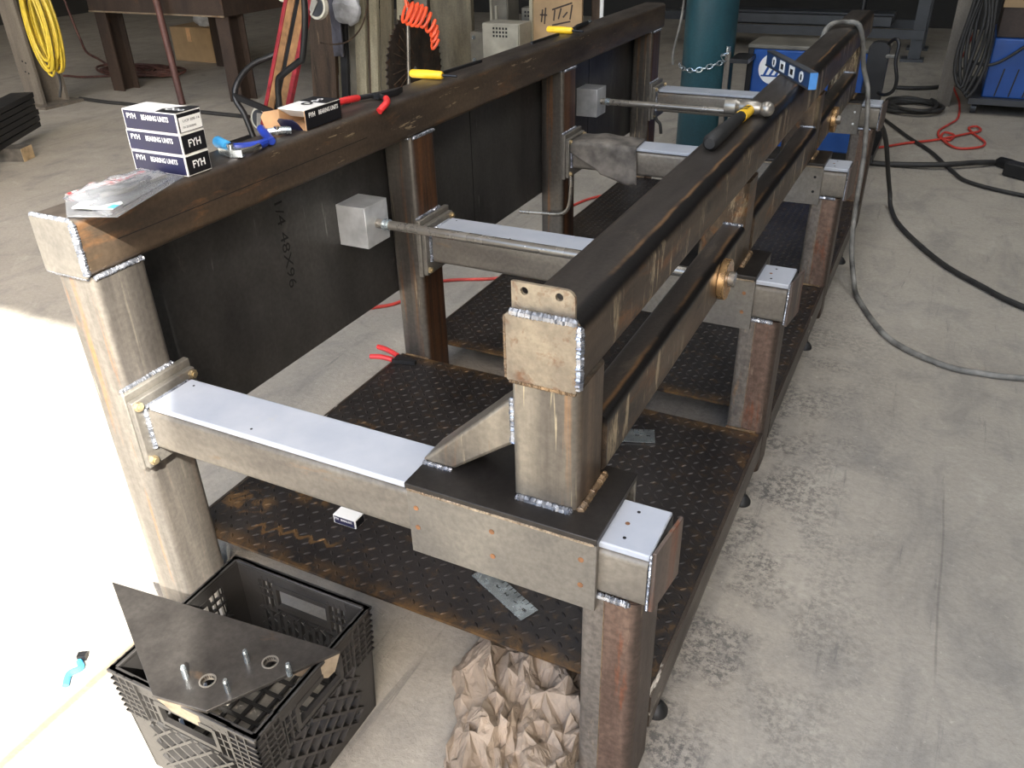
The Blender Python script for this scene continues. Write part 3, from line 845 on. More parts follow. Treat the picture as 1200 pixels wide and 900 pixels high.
e0 = Vector((D[0]-Cc[0], D[1]-Cc[1])).normalized()
flange((D[0]-e0.x*.075-.003, D[1]-e0.y*.075+.002), (D[0]-.003,D[1]+.002), .040, .02, 'bent_flange')
for (x,y) in ((.313,-.262),(.376,-.2),(.451,-.192),(.388,-.254)):
    st = MB().cyl((x,y,PZ1),(x,y,PZ1+.020),.0045,n=12).cyl((x,y,PZ1+.020),(x,y,PZ1+.0245),.0045,.003,n=12).build('stud', MAT['zinc'], tp)
for (x,y) in ((.347,-.253),(.408,-.186)):
    b = MB(); n = 24; vs = []
    for (r, z) in ((.0105,PZ0-.004),(.0128,PZ0-.004),(.0128,PZ1+.0012),(.0105,PZ1+.0012)):
        vs += [(x+r*math.cos(2*math.pi*k/n), y+r*math.sin(2*math.pi*k/n), z) for k in range(n)]
    b.add(vs, [(i*n+k, i*n+(k+1)%n, ((i+1)%4)*n+(k+1)%n, ((i+1)%4)*n+k) for i in range(4) for k in range(n)])
    b.build('bushing_ring', MAT['grey_steel'], tp)

# crumpled paper under the deck: flat facets between sharp folds
rp_ = random.Random(21); b = MB()
NU, NV = 15, 26; pts2 = []
for j in range(NV+1):
    for i in range(NU+1):
        u = i/NU*2-1; v = j/NV*2-1
        ed = max(abs(u), abs(v)) > .99
        ju = 0 if ed else rp_.uniform(-.9,.9)/NU; jv = 0 if ed else rp_.uniform(-.9,.9)/NV
        pts2.append(Vector((u+ju, v+jv)))
vo, eo, fo, _, _, _ = delaunay_2d_cdt(pts2, [], [], 0, 1e-7)
vs = []
for q in vo:
    u, v = q[0], q[1]
    x = .70 + u*.135 + .035*mnoise.noise(Vector((u*1.6, v*2.4, 7.7))) + .10*max(0, -v-.1) + (0 if u > 0 else .018*mnoise.noise(Vector((v*6, 2.0, 1.0))))
    x = min(x, .824 + .004*u)
    y = .12 + v*.27 + .02*mnoise.noise(Vector((u*3, v*2, 1.7)))
    rr = max(abs(u), abs(v)); prof = max(0.0, 1 - rr**6)
    z = -.4985 + prof*(.055 + .022*mnoise.noise(Vector((u*1.8, v*2.6, 4.0))) + rp_.uniform(-.026, .026))
    z = max(-.4985, min(z, -.398 if y > .085 else -.36))
    vs.append((x, y, z))
b.add(vs, [tuple(f) for f in fo])
po = b.build('crumpled_paper', MAT['paper'], smooth=False)
sd_ = po.modifiers.new('folds', 'SUBSURF'); sd_.subdivision_type = 'SIMPLE'; sd_.levels = 2; sd_.render_levels = 2
tx = bpy.data.textures.new('fold_noise', 'CLOUDS'); tx.noise_scale = .018; tx.noise_depth = 1
dm = po.modifiers.new('creases', 'DISPLACE'); dm.texture = tx; dm.strength = .012; dm.mid_level = .5; dm.texture_coords = 'LOCAL'
tag(po, 'crumpled brown kraft paper heaped under the front edge of the deck', 'paper')

# ------------------------------------------------------------------ cartons
def carton(name, label, x0, x1, y0, y1, z0, z1, group, navy='navy', front=True, sticker=False, rot=0.0, toplogo=False, end='FYH'):
    t = thing(name, label, 'box', ((x0+x1)/2, (y0+y1)/2, z0), group)
    MB().box(x0,x1,y0,y1,z0,z1).build('carton_body', MAT['white'], t, bevel=.0006)
    g = .0009; h = z1-z0
    f = MB().box(x0+.003,x1-.003,y0-g,y0,z0+.002,z1-.002).build('printed_side', MAT['navy'], t)
    e = MB().box(x1,x1+g,y0+.002,y1-.002,z0+.002,z1-.002).build('printed_end', MAT['black_print'], t)
    L = x1-x0
    text('lettering', 'FYH', (x0+L*.17, y0-g, z0+h*.68), (1,0,0), (0,0,1), h*.34, MAT['tagwhite'], f, width=L*.17, bold=.03)
    text('lettering', 'BEARING UNITS', (x0+L*.61, y0-g, z0+h*.66), (1,0,0), (0,0,1), h*.34, MAT['tagwhite'], f, width=L*.5, bold=.03)
    if sticker:
        s_ = MB().box(x1+g,x1+g*1.6,y0+.004,y1-.003,z0+.003,z1-.008).build('sticker', MAT['tagwhite'], t)
        ym = (y0+y1)/2
        text('small_print', 'UCP 205-16', (x1+g*1.6, ym+.002, z0+h*.58), (0,1,0), (0,0,1), h*.17, MAT['marker'], s_, width=.038)
        text('small_print', 'FYH 205 BEARING', (x1+g*1.6, ym-.004, z0+h*.28), (0,1,0), (0,0,1), h*.15, MAT['marker'], s_, width=.03)
    elif end:
        text('lettering', end, (x1+g, (y0+y1)/2, z0+h*.5), (0,1,0), (0,0,1), h*.5, MAT['tagwhite'], e, width=(y1-y0)*.5, bold=.02)
    if toplogo:
        k = MB().prism([(x1-.045,y0),(x1,y0),(x1,y1),(x1-.02,y1),(x1-.05,y0+.02)], 'z', z1, z1+g).build('printed_top', MAT['black_print'], t)
        for (cx, r) in ((x1-.034,.008),(x1-.02,.006),(x1-.008,.0055)):
            b = MB(); n = 20
            vs = [(cx+q*math.cos(2*math.pi*i/n), y0+.022+q*math.sin(2*math.pi*i/n), z1+g*1.4) for q in (r, r*.6) for i in range(n)]
            b.add(vs, [(i,(i+1)%n,n+(i+1)%n,n+i) for i in range(n)])
            b.build('logo_ring', MAT['tagwhite'], k)
    return t
G = 'navy bearing cartons'
carton('bearing_box', 'navy bearing carton at the bottom of the stack on the left rail', -.130, -.002, .230, .286, .3262, .3612, G)
carton('bearing_box', 'navy bearing carton in the middle of the stack on the left rail', -.133, -.004, .232, .288, .3616, .3966, G)
carton('bearing_box', 'topmost navy bearing carton with white address sticker on its end', -.132, -.005, .233, .289, .397, .432, G, sticker=True, toplogo=True)
sb = carton('bearing_box', 'small bearing carton lying on the deck below the front cross beam', .187, .243, .238, .268, -.3832, -.362, G, end='')
MB().box(.188,.242,.239,.267,-.362,-.3612).build('label_top', MAT['tagwhite'], sb)

# opened carton, turned so its length runs along the rail
ob = thing('open_carton', 'opened bearing carton with flaps out, lying on the left rail', 'box', (-.045,.61,.326), G)
ox0, ox1, oy0, oy1, oz0, oz1 = -.086, -.016, .572, .690, .3265, .366
th = .0012
m = MB().box(ox0,ox1,oy0,oy1,oz0,oz0+th).box(ox0,ox0+th,oy0,oy1,oz0,oz1).box(ox0,ox1,oy1-th,oy1,oz0,oz1)
m.build('carton_body', MAT['kraft'], ob)
sd = MB().box(ox1-th,ox1,oy0,oy1,oz0,oz1).build('printed_side', MAT['black_print'], ob)
text('lettering', 'FYH', (ox1, oy0+.02, oz0+.028), (0,1,0), (0,0,1), .013, MAT['tagwhite'], sd, width=.02, bold=.03)
text('lettering', 'BEARING UNITS', (ox1, oy0+.075, oz0+.028), (0,1,0), (0,0,1), .012, MAT['tagwhite'], sd, width=.066, bold=.03)
tp_ = MB().box(ox0,ox1,oy0,oy1,oz1,oz1+th).build('carton_top', MAT['white'], ob)
tb = MB().box(ox0,ox1,oy0+.07,oy1,oz1+th,oz1+th+.0006).build('printed_top', MAT['black_print'], tp_)
for (cy, r) in ((oy0+.052,.013),(oy0+.078,.008),(oy0+.096,.007)):
    b = MB(); n = 20
    vs = [(ox0+.035+q*math.cos(2*math.pi*i/n), cy+q*math.sin(2*math.pi*i/n), oz1+th+.0012) for q in (r, r*.55) for i in range(n)]
    b.add(vs, [(i,(i+1)%n,n+(i+1)%n,n+i) for i in range(n)])
    b.build('logo_ring', MAT['black_print'] if cy < oy0+.06 else MAT['tagwhite'], tp_)
def flap(pts, mat, mat_name='flap'):
    b = MB(); pts = [Vector(p) for p in pts]; nn = (pts[1]-pts[0]).cross(pts[2]-pts[0]).normalized()*.0008; n = len(pts)
    b.add([p-nn for p in pts]+[p+nn for p in pts], [tuple(range(n)), tuple(range(2*n-1,n-1,-1))]+[(i,(i+1)%n,n+(i+1)%n,n+i) for i in range(n)])
    return b.build(mat_name, mat, ob)
flap([(ox0,oy0,oz0),(ox0,oy0,oz1-.002),(ox0-.02,oy0-.022,oz1-.004),(ox0-.026,oy0-.026,oz1-.014),(ox0-.022,oy0-.022,oz0+.002)], MAT['kraft'])
flap([(ox0+.004,oy0,oz0),(ox1-.012,oy0,oz0),(ox1-.014,oy0-.012,oz0+.016),(ox1-.022,oy0-.016,oz0+.023),(ox0+.012,oy0-.016,oz0+.023),(ox0+.005,oy0-.013,oz0+.018)], MAT['navy'])
flap([(ox0+.002,oy0,oz1),(ox1-.002,oy0,oz1),(ox1-.004,oy0+.03,oz1-.02),(ox0+.004,oy0+.03,oz1-.02)], MAT['white'])
flap([(ox1-.002,oy0,oz0),(ox1-.002,oy0,oz1),(ox1-.006,oy0+.02,oz1-.002),(ox1-.006,oy0+.02,oz0+.002)], MAT['kraft'])

# ------------------------------------------------------------------ blister pack
bp = thing('blister_pack', 'crumpled clear blister pack with a red band in front of the carton stack', 'package', (-.03,.1,.326))
q = [(-.112,.068),(-.012,-.008),(.062,.022),(-.004,.222),(-.095,.218)]
b = MB(); b.prism(q, 'z', .329, .3305); b.build('backing_sheet', MAT['clear'], bp)
NX, NY = 22, 26; vs = []
for j in range(NY+1):
    for i in range(NX+1):
        u, v = i/NX, j/NY
        p0 = Vector((-.095,.05)).lerp(Vector((-.075,.212)), v); p1 = Vector((.05,.015)).lerp(Vector((-.012,.215)), v)
        p = p0.lerp(p1, u)
        ed = min(1, min(u, 1-u, v, 1-v)*6)
        z = .331 + ed*(.016 + .006*mnoise.noise(Vector((u*7, v*9, 2))))
        vs.append((p.x, p.y, z))
b = MB(); b.add(vs, [(j*(NX+1)+i, j*(NX+1)+i+1, (j+1)*(NX+1)+i+1, (j+1)*(NX+1)+i) for j in range(NY) for i in range(NX)])
o = b.build('clear_shell', MAT['clear'], bp)
md = o.modifiers.new('thick', 'SOLIDIFY'); md.thickness = .0012
rb = MB().prism([(-.108,.07),(-.092,.062),(-.080,.21),(-.094,.216)], 'z', .3308, .3318).build('red_band', MAT['red'], bp)
text('lettering', 'PANEL LOCK', (-.0935,.14,.3319), (.09,1,0), (-1,.09,0), .016, MAT['tagwhite'], rb, width=.13, bold=.03)
MB().prism([(-.02,.01),(.045,.03),(.036,.058),(.026,.062),(.016,.030),(-.008,.024),(-.012,.05),(-.03,.035)], 'z', .336, .3375).build('hang_tag', MAT['tagwhite'], bp)
MB().prism([(.033,.028),(.045,.032),(.040,.048),(.030,.044)], 'z', .3376, .338).build('tag_logo', MAT['ltblue'], bp)
MB().tube(spl([(-.06,.07,.337),(-.045,.1,.338),(-.02,.13,.338),(-.03,.17,.337)],5), .006, 8).build('latch_part', MAT['blackmetal'], bp)
MB().tube(spl([(-.03,.07,.337),(-.01,.11,.338),(-.025,.16,.337)],5), .005, 8).build('latch_part', MAT['grey_steel'], bp)
MB().prism([(-.065,.16),(-.02,.165),(-.02,.2),(-.065,.2)], 'z', .3325, .337).build('latch_part', MAT['grey_steel'], bp)

# ------------------------------------------------------------------ hand tools on the rail
Z = .326
lp = thing('locking_pliers', 'chrome locking pliers with a blue tip beside the carton stack', 'pliers', (-.06,.38,Z))
MB().tube(spl([(-.093,.40,Z+.012),(-.07,.385,Z+.014),(-.045,.375,Z+.013)],5), [.011]*10+[.009], 10).build('blue_sleeve', MAT['ltblue'], lp)
MB().tube(spl([(-.05,.378,Z+.012),(-.03,.385,Z+.011),(-.01,.415,Z+.010),(-.012,.44,Z+.009)],5), .008, 8).build('blue_grip', MAT['blue'], lp)
MB().prism([(-.055,.36),(-.02,.352),(.0,.362),(-.005,.376),(-.03,.378),(-.052,.388)], 'z', Z+.001, Z+.014).build('jaw', MAT['zinc'], lp)
MB().tube([(-.005,.365,Z+.01),(.004,.385,Z+.01),(.0,.41,Z+.01)], .006, 8).build('lever', MAT['chrome'], lp)
MB().cyl((-.035,.372,Z+.014),(-.035,.372,Z+.020),.007,n=12).build('rivet', MAT['chrome'], lp)

bc = thing('blue_handled_clamp', 'small clamp with a bright blue handle in front of the opened carton', 'clamp', (-.05,.5,Z))
MB().tube(spl([(-.094,.522,Z+.010),(-.06,.492,Z+.012),(-.02,.462,Z+.010),(-.004,.45,Z+.009)],5), [.006]+[.0085]*14+[.007], 10).build('handle', MAT['blue'], bc)
MB().tube(spl([(-.06,.505,Z+.009),(-.04,.52,Z+.011),(-.028,.535,Z+.009)],5), .0075, 8).build('jaw', MAT['zinc'], bc)
MB().cyl((-.045,.515,Z+.003),(-.045,.515,Z+.02),.006,n=10).build('pivot', MAT['chrome'], bc)

rpl = thing('red_handled_pliers', 'pliers with long red grips lying across the left rail', 'pliers', (-.06,.85,Z))
MB().tube(spl([(-.092,.745,Z+.009),(-.086,.79,Z+.012),(-.078,.84,Z+.010)],5), [.008]*10+[.0065], 10).build('handle', MAT['red'], rpl)
MB().tube(spl([(.004,.80,Z-.006),(.006,.83,Z+.007),(-.012,.855,Z+.010)],5), .0078, 10).build('handle', MAT['red'], rpl)
MB().tube(spl([(-.078,.84,Z+.010),(-.062,.875,Z+.010),(-.045,.905,Z+.010)],4), .006, 8).build('arm', MAT['blackmetal'], rpl)
MB().tube(spl([(-.012,.855,Z+.010),(-.035,.868,Z+.011),(-.055,.885,Z+.010)],4), .006, 8).build('arm', MAT['blackmetal'], rpl)
MB().prism([(-.064,.872),(-.042,.868),(-.030,.93),(-.038,.965),(-.045,.93)], 'z', Z+.003, Z+.016).build('jaws', MAT['blackmetal'], rpl)

def driver(label, hx, hy, ang, ln, y_sc=1.0):
    t = thing('yellow_handled_scraper', label, 'tool', (hx, hy, Z), 'yellow handled tools on the rail')
    d = Vector((math.cos(ang), math.sin(ang), 0)); c = Vector((hx,hy,Z+.011))
    MB().tube([c-d*.048, c-d*.044, c, c+d*.044, c+d*.048], [.008,.0105,.0115,.0105,.008], 12).build('handle', MAT['yellow'], t)
    MB().tube([c+d*.048, c+d*.09], [.004,.003], 8).build('shank', MAT['blackmetal'], t)
    return t
driver('nearer yellow handled tool on the left rail, by the saw blade', -.079, 1.142, .02, .1)
driver('farther yellow handled tool on the left rail, by the leaning board', -.072, 1.99, -.1, .1)
tag(MB().obox((-.066,1.30,Z+.004),(.06,1,0),(1,-.06,0),(0,0,1),.105,.004,.0035).build('black_bar', MAT['blackmetal']), 'thin black steel bar behind the nearer yellow handled tool', 'bar')
tag(MB().obox((-.062,1.85,Z+.004),(.02,1,0),(1,-.02,0),(0,0,1),.10,.004,.0035).build('black_bar', MAT['blackmetal']), 'thin black steel bar before the farther yellow handled tool', 'bar')
tk = thing('torch_handle', 'black tool with a shiny tip past the farther yellow handled tool', 'tool', (-.055,2.13,Z))
MB().tube([(-.045,2.05,Z+.008),(-.052,2.1,Z+.009),(-.058,2.2,Z+.009)], [.006,.008,.007], 8).build('handle', MAT['blackmetal'], tk)
MB().cyl((-.058,2.2,Z+.009),(-.06,2.235,Z+.009),.006,n=8).build('tip', MAT['zinc'], tk)

# ------------------------------------------------------------------ hammer and level on the carriage tube
TZ = .2988
hm = thing('hammer', 'ball peen hammer with a black rubber grip and yellow label lying on the carriage tube', 'hammer', (.757,.98,TZ))
MB().tube([(.757,.812,TZ+.015),(.757,.822,TZ+.016),(.757,.90,TZ+.0155),(.757,1.0,TZ+.0145),(.7585,1.065,TZ+.0135)], [.010,.0165,.0155,.013,.0115], 16).build('grip', MAT['rubber'], hm)
lb = MB().tube([(.7585,1.062,TZ+.0135),(.760,1.09,TZ+.0135),(.7605,1.125,TZ+.0135)], [.0128,.0128,.0124], 16).build('label_sleeve', MAT['yellow'], hm)
for k in range(3):
    MB().obox((.7590+k*.0006,1.08+k*.014,TZ+.0264),(1,.5,0),(-.5,1,0),(0,0,1),.008,.0018,.0004).build('label_print', MAT['marker'], lb)
hd = MB().tube([(.704,1.143,TZ+.0165),(.707,1.143,TZ+.0165),(.730,1.142,TZ+.0165)], [.0145,.0165,.0165], 16)
hd.build('striking_face', MAT['grey_steel'], hm)
MB().tube([(.730,1.142,TZ+.0165),(.738,1.142,TZ+.0165),(.75,1.141,TZ+.0165),(.774,1.140,TZ+.0165),(.785,1.139,TZ+.0165)], [.0165,.012,.0155,.0155,.011], 12).build('hammer_head', MAT['grey_steel'], hm)
MB().ball((.797,1.138,TZ+.0165), .0165,.0165,.0165, 16, 10).build('ball_peen', MAT['grey_steel'], hm)

lv = thing('torpedo_level', 'blue torpedo level with vial windows standing across the carriage tube', 'level', (.757,1.62,TZ))
la = Vector((.672,1.775,0)); lbv = Vector((.84,1.47,0)); ld = (lbv-la).normalized(); ln_ = Vector((-ld.y, ld.x, 0))
if ln_.y > 0: ln_ = -ln_
LL = (lbv-la).length; H0, H1 = TZ-.0013, TZ+.040
mid = (la+lbv)/2 + Vector((0,0,(H0+H1)/2))
MB().obox(mid, ld, ln_, (0,0,1), LL/2, .0085, .0175).build('level_body', MAT['levelblue'], lv, bevel=.001)
for zz in (H0+.002, H1-.002):
    MB().obox((mid.x,mid.y,zz), ld, ln_, (0,0,1), LL/2, .010, .002).build('edge_rail', MAT['wgrey'], lv)
MB().obox(Vector((lbv.x,lbv.y,mid.z)) + ld*.002, ld, ln_, (0,0,1), .002, .0095, .0195).build('end_cap', MAT['capblue'], lv)
for (t_, wd, rnd_) in ((.20,.018,1),(.40,.024,0),(.62,.024,0),(.83,.018,1)):
    c = la.lerp(lbv, t_) + ln_*.0088 + Vector((0,0,mid.z))
    b = MB()
    if rnd_:
        b.cyl(c - ln_*.001, c + ln_*.0012, .0135, n=20)
    else:
        b.obox(c, ld, ln_, (0,0,1), wd*.8, .001, .0135)
    wn_ = b.build('vial_window', MAT['tagwhite'], lv)
    MB().obox(c + ln_*.0015 + ld*.003, ld, ln_, (0,0,1), wd*(.2 if rnd_ else .34), .0012, .0065).build('vial', MAT['blackmetal'], wn_)

# ------------------------------------------------------------------ leather rag over the third beam
b = MB(); NU, NV = 30, 26; vs = []
for j in range(NV+1):
    v = j/NV
    for i in range(NU+1):
        u = i/NU
        x = .033 + .225*u + .02*v*(u-.3)
        # arc length runs from the back edge over the strip and down the front face
        drop = .085 + .07*max(0, u-.25) - .10*max(0, u-.86)
        if u < .45: drop = .035 + .13*u
        s_ = v*(.108 + drop)
        k = F[2] + .103
        if s_ < .102: y = k - s_; z = .004
        else:
            a = min(1, (s_-.102)/.012)
            y = k - .102 - .006*a; z = .004 - max(0, s_-.108)
        wz = .5*mnoise.noise(Vector((u*4, v*4, 9)))+.5
        if s_ < .102: z += .010*wz*math.sin(math.pi*min(1, u*1.02))
        else: y -= .010*wz + .004
        vs.append((x, y, z))
b.add(vs, [(j*(NU+1)+i, j*(NU+1)+i+1, (j+1)*(NU+1)+i+1, (j+1)*(NU+1)+i) for j in range(NV) for i in range(NU)])
o = b.build('leather_rag', MAT['leather'], angle=60)
md = o.modifiers.new('thick', 'SOLIDIFY'); md.thickness = .003; md.offset = 1
tag(o, 'smudged grey leather rag draped over the third cross beam', 'rag')

# ------------------------------------------------------------------ things lying on the deck
def rule(label, c, ang, ln, wd, nums):
    t = thing('steel_rule', label, 'ruler', (c[0], c[1], -.383))
    d = Vector((math.cos(ang), math.sin(ang), 0)); n = Vector((-d.y, d.x, 0)); cz = Vector((c[0], c[1], -.3822))
    r_ = MB().obox(cz, d, n, (0,0,1), ln/2, wd/2, .0007).build('blade', MAT['zinc'], t)
    for k in range(int(ln/.012)):
        p = cz + d*(-ln/2+.006+k*.012)
        MB().obox(p + n*(wd/2-.004) + Vector((0,0,.0009)), n, d, (0,0,1), .0035 if k % 2 else .005, .0006, .0002).build('tick', MAT['marker'], r_)
    for k, s_ in enumerate(nums):
        text('numeral', s_, tuple(cz + d*(ln/2-.016-k*.026) + Vector((0,0,.0008))), tuple(-n), tuple(d), .013, MAT['marker'], r_)
rule('steel rule on the deck showing below the saddle plate', (.600,.207), math.radians(-25), .15, .040, ['8','1','2','3'])
rule('short steel rule on the deck under the lower carriage tube', (.655,.802), math.radians(20), .08, .055, ['1','2'])
dp = thing('red_grip_pliers', 'pliers with red grips poking over the deck edge by the second left post', 'pliers', (-.09,.88,-.383))
MB().tube(spl([(-.152,.858,-.374),(-.12,.862,-.370),(-.085,.868,-.374)],5), .0075, 8).build('handle', MAT['red'], dp)
MB().tube(spl([(-.165,.915,-.374),(-.13,.905,-.370),(-.085,.893,-.374)],5), .0075, 8).build('handle', MAT['red'], dp)
MB().prism([(-.085,.862),(-.055,.87),(-.02,.878),(-.02,.89),(-.055,.893),(-.085,.899)], 'z', -.3832, -.372).build('jaws', MAT['blackmetal'], dp)
bl = thing('blue_cable_clip', 'small light blue plastic clip on the sunlit floor', 'clip', (-.09,-.21,-.5))
MB().tube(spl([(-.075,-.245,-.494),(-.09,-.225,-.492),(-.083,-.205,-.493),(-.10,-.195,-.494)],5), .006, 8).build('strap', MAT['ltblue'], bl)
MB().obox((-.104,-.184,-.493),(1,.6,0),(-.6,1,0),(0,0,1),.008,.006,.006).build('buckle', MAT['blackmetal'], bl)
# ------------------------------------------------------------------ cables and cords on the right
FZ = -.5
def cable(name, label, pts, r, mat, k=8, n=8, group=None):
    return tag(MB().tube(spl(pts, k), r, n).build(name, mat, angle=80), label, 'cable', group)
def fl(x, y, r): return (x, y, FZ + r)
c1 = .009
cable('welding_cable', 'worn grey welding cable draped over the far end of the carriage tube', [(.705,2.50,.20),(.712,2.52,.285),(.728,2.58,.311),(.77,2.63,.3125),(.812,2.62,.306),(.834,2.64,.25),(.848,2.70,.15),(.879,2.70,.059),(.915,2.56,-.125),(.93,2.42,-.273),(.951,2.28,-.381),(.985,2.16,-.455),fl(1.02,2.06,c1),fl(1.139,1.80,c1),fl(1.291,1.685,c1),fl(1.404,1.672,c1),fl(1.53,1.695,c1),fl(1.9,1.8,c1)], c1, MAT['cable'], 10, 10)
cable('hanging_cable', 'black cable hanging from the fourth cross beam end and trailing across the floor', [(.925,2.89,-.10),(.938,2.89,-.098),(.955,2.95,-.15),(.969,3.0,-.213),(.991,3.1,-.346),(1.01,3.16,-.44),fl(1.03,3.10,.012),fl(1.09,2.86,.012),fl(1.25,2.525,.012),fl(1.396,2.335,.012),fl(1.53,2.20,.012),fl(1.9,1.95,.012)], .0095, MAT['dcable'], 9, 10)
cable('floor_cable', 'dark cable crossing the floor diagonally under the black plug lead', [fl(.80,4.9,.011),fl(.864,4.748,.011),fl(1.0,4.42,.011),fl(1.131,4.14,.011),fl(1.24,3.82,.011),fl(1.33,3.63,.011),fl(1.56,3.50,.011),fl(1.95,3.38,.011)], .009, MAT['dcable'], 8)
pl = thing('plug_lead', 'thick black power lead ending in an angled plug on the floor', 'cable', (1.3,3.85,FZ))
MB().tube(spl([fl(.80,3.79,.014),fl(.95,3.80,.014),fl(1.186,3.835,.026),fl(1.35,3.94,.026),fl(1.445,4.02,.016)],8), .0135, 10).build('lead', MAT['dcable'], pl)
MB().tube([fl(1.44,4.02,.016),fl(1.455,4.01,.022),fl(1.50,3.955,.026),fl(1.515,3.93,.026)], [.016,.026,.028,.024], 12).build('plug_neck', MAT['rubber'], pl)
MB().obox((1.535,3.83,FZ+.035),(.75,-.55,0),(.55,.75,0),(0,0,1),.065,.034,.033).build('plug_body', MAT['rubber'], pl, bevel=.008)
cp_ = []
for k in range(64):
    a = 2*math.pi*k/20; q = .9 + .1*math.sin(k*.7)
    cp_.append((.97+.175*q*math.cos(a)+.01*math.sin(k*.5), 5.16+.20*q*math.sin(a), FZ+.012+.0005*k+.004*abs(math.sin(k))))
cable('cable_coil', 'black cable coiled flat on the floor beyond the machine end', cp_, .012, MAT['dcable'], 3)
cable('back_cable', 'black cable running along the floor behind the cable coil', [fl(.82,5.8,.014),fl(.95,5.82,.014),fl(1.087,5.924,.014),fl(1.16,6.17,.014),(1.2,6.3,-.42)], .014, MAT['dcable'])
cable('red_air_cord', 'red cord hanging beside the second blue welder and looping on the floor', [(1.26,5.15,.6),(1.222,5.2,.14),(1.215,5.45,-.08),(1.15,6.1,-.46),fl(1.155,6.15,.009),fl(1.2,5.75,.009),fl(1.232,5.4,.009),fl(1.235,5.0,.009),fl(1.19,4.8,.009),fl(1.149,4.635,.009),fl(1.16,4.47,.009),fl(1.21,4.43,.009),fl(1.23,4.54,.012),fl(1.18,4.58,.014),fl(1.17,4.45,.012),fl(1.25,4.27,.009),fl(1.36,4.33,.009),fl(1.385,4.45,.009),fl(1.33,4.62,.009),fl(1.30,4.76,.009),fl(1.34,4.80,.012),fl(1.36,4.70,.012),fl(1.30,4.62,.010),fl(1.15,4.42,.009),fl(1.0,4.28,.009),fl(.857,4.124,.009),fl(.7,4.1,.009)], .0065, MAT['redcord'], 7)
cable('thin_red_cord', 'thin red cord on the floor behind the dark side sheets', [fl(-.60,1.24,.006),fl(-.485,1.342,.006),fl(-.43,1.42,.006),fl(-.399,1.62,.006),fl(-.218,1.733,.006),fl(-.12,1.85,.006),fl(-.30,2.45,.006),fl(-.277,2.622,.006),fl(-.221,2.779,.006),fl(-.05,3.0,.006)], .006, MAT['redcord'])

# ------------------------------------------------------------------ gas cylinder with its chain
gc = thing('gas_cylinder', 'tall teal gas cylinder chained up behind the machine', 'gas cylinder', (.03,3.62,FZ))
MB().lathe([(.118,0),(.127,.012),(.127,1.12),(.122,1.17),(.10,1.23),(.06,1.27),(.04,1.29),(.04,1.33)], (.03,3.62,FZ), n=40).build('cylinder_body', MAT['teal'], gc)
MB().cyl((.03,3.62,.83),(.03,3.62,.95),.035,n=16).build('valve', MAT['bronze'], gc)
ch = thing('chain', 'bright steel chain looped across the teal gas cylinder', 'chain', (.05,3.47,-.03))
cps = []
for k in range(13):
    t = k/12; a = math.radians(205 + 118*t)
    cps.append(Vector((.03 + .142*math.cos(a), 3.62 + .142*math.sin(a), -.025 - .012*math.sin(math.pi*min(1,t*1.3)) + .07*max(0,t-.45)**1.2)))
cps += [Vector((.125,3.515,.035)), Vector((.15,3.52,.045))]
for k in range(len(cps)-1):
    p, q = cps[k], cps[k+1]; d = (q-p); L = d.length; d.normalize()
    out = Vector(((p.x+q.x)/2-.03, (p.y+q.y)/2-3.62, 0)).normalized()
    side = d.cross(out).normalized() if k % 2 == 0 else out
    c = (p+q)/2; ring = []
    for i in range(14):
        a = 2*math.pi*i/14
        ring.append(c + d*(L*.68*math.cos(a)) + side*(.0105*math.sin(a)))
    MB().tube(ring, .0028, 6, closed=True).build('link', MAT['zinc'], ch)
cable('regulator_hose', 'thin pale hose hanging down the left of the teal gas cylinder', [(.0,3.45,.75),(-.06,3.46,.4),(-.085,3.49,.2),(-.115,3.50,.05),(-.12,3.52,-.02)], .006, MAT['cable'])

# ------------------------------------------------------------------ blue welder in the middle background
w1 = thing('blue_welder', 'blue welding power source with a round white emblem behind the carriage end', 'welder', (.5,4.0,FZ))
MB().box(.237,.775,3.70,3.96,-.43,.045).build('cabinet', MAT['wblue'], w1, bevel=.008)
MB().box(.205,.86,3.70,3.98,.045,.066).build('top_cover', MAT['encl2'], w1, bevel=.006)
MB().box(.207,.237,3.712,3.96,-.43,.045).build('side_panel', MAT['blackmetal'], w1, bevel=.004)
MB().box(.212,.2065,3.76,3.90,-.06,.01).build('side_vent', MAT['wgrey'], w1)
MB().rtube('y', 3.655, 3.72, .775, .865, -.20, .105, .03, seg=4).build('front_bezel', MAT['blackmetal'], w1)
hn = spl([(.855,3.66,.10),(.885,3.60,.13),(.905,3.58,.11),(.905,3.57,.04),(.925,3.57,-.04),(.918,3.58,-.09),(.885,3.6,-.115),(.85,3.66,-.118)], 6)
MB().tube(hn, .008, 10).build('handle', MAT['blackmetal'], w1)
MB().tube([(.86,3.66,.045),(.88,3.62,.052),(.907,3.59,.058)], .009, 8).build('handle_brace', MAT['caster'], w1)
MB().box(.20,.88,3.72,4.25,-.47,-.43).build('cart_tray', MAT['blackmetal'], w1)
for (x, y) in ((.26,3.8),(.80,3.8),(.26,4.2),(.80,4.2)):
    MB().cyl((x-.012,y,FZ+.033),(x+.012,y,FZ+.033),.033,n=18).build('wheel', MAT['rubber'], w1)
em = MB().cyl((.345,3.700,-.045),(.345,3.6975,-.045),.074,n=40).build('emblem', MAT['tagwhite'], w1)
for k in range(4):
    x = .296 + k*.028
    MB().prism([(x,-.075),(x+.013,-.075),(x+.043,-.02 if k else -.006),(x+.030,-.02 if k else -.006)], 'y', 3.6968, 3.6976).build('emblem_stroke', MAT['wblue'], em)
MB().prism([(.283,-.083),(.405,-.083),(.408,-.075),(.287,-.075)], 'y', 3.6968, 3.6976).build('emblem_stroke', MAT['wblue'], em)
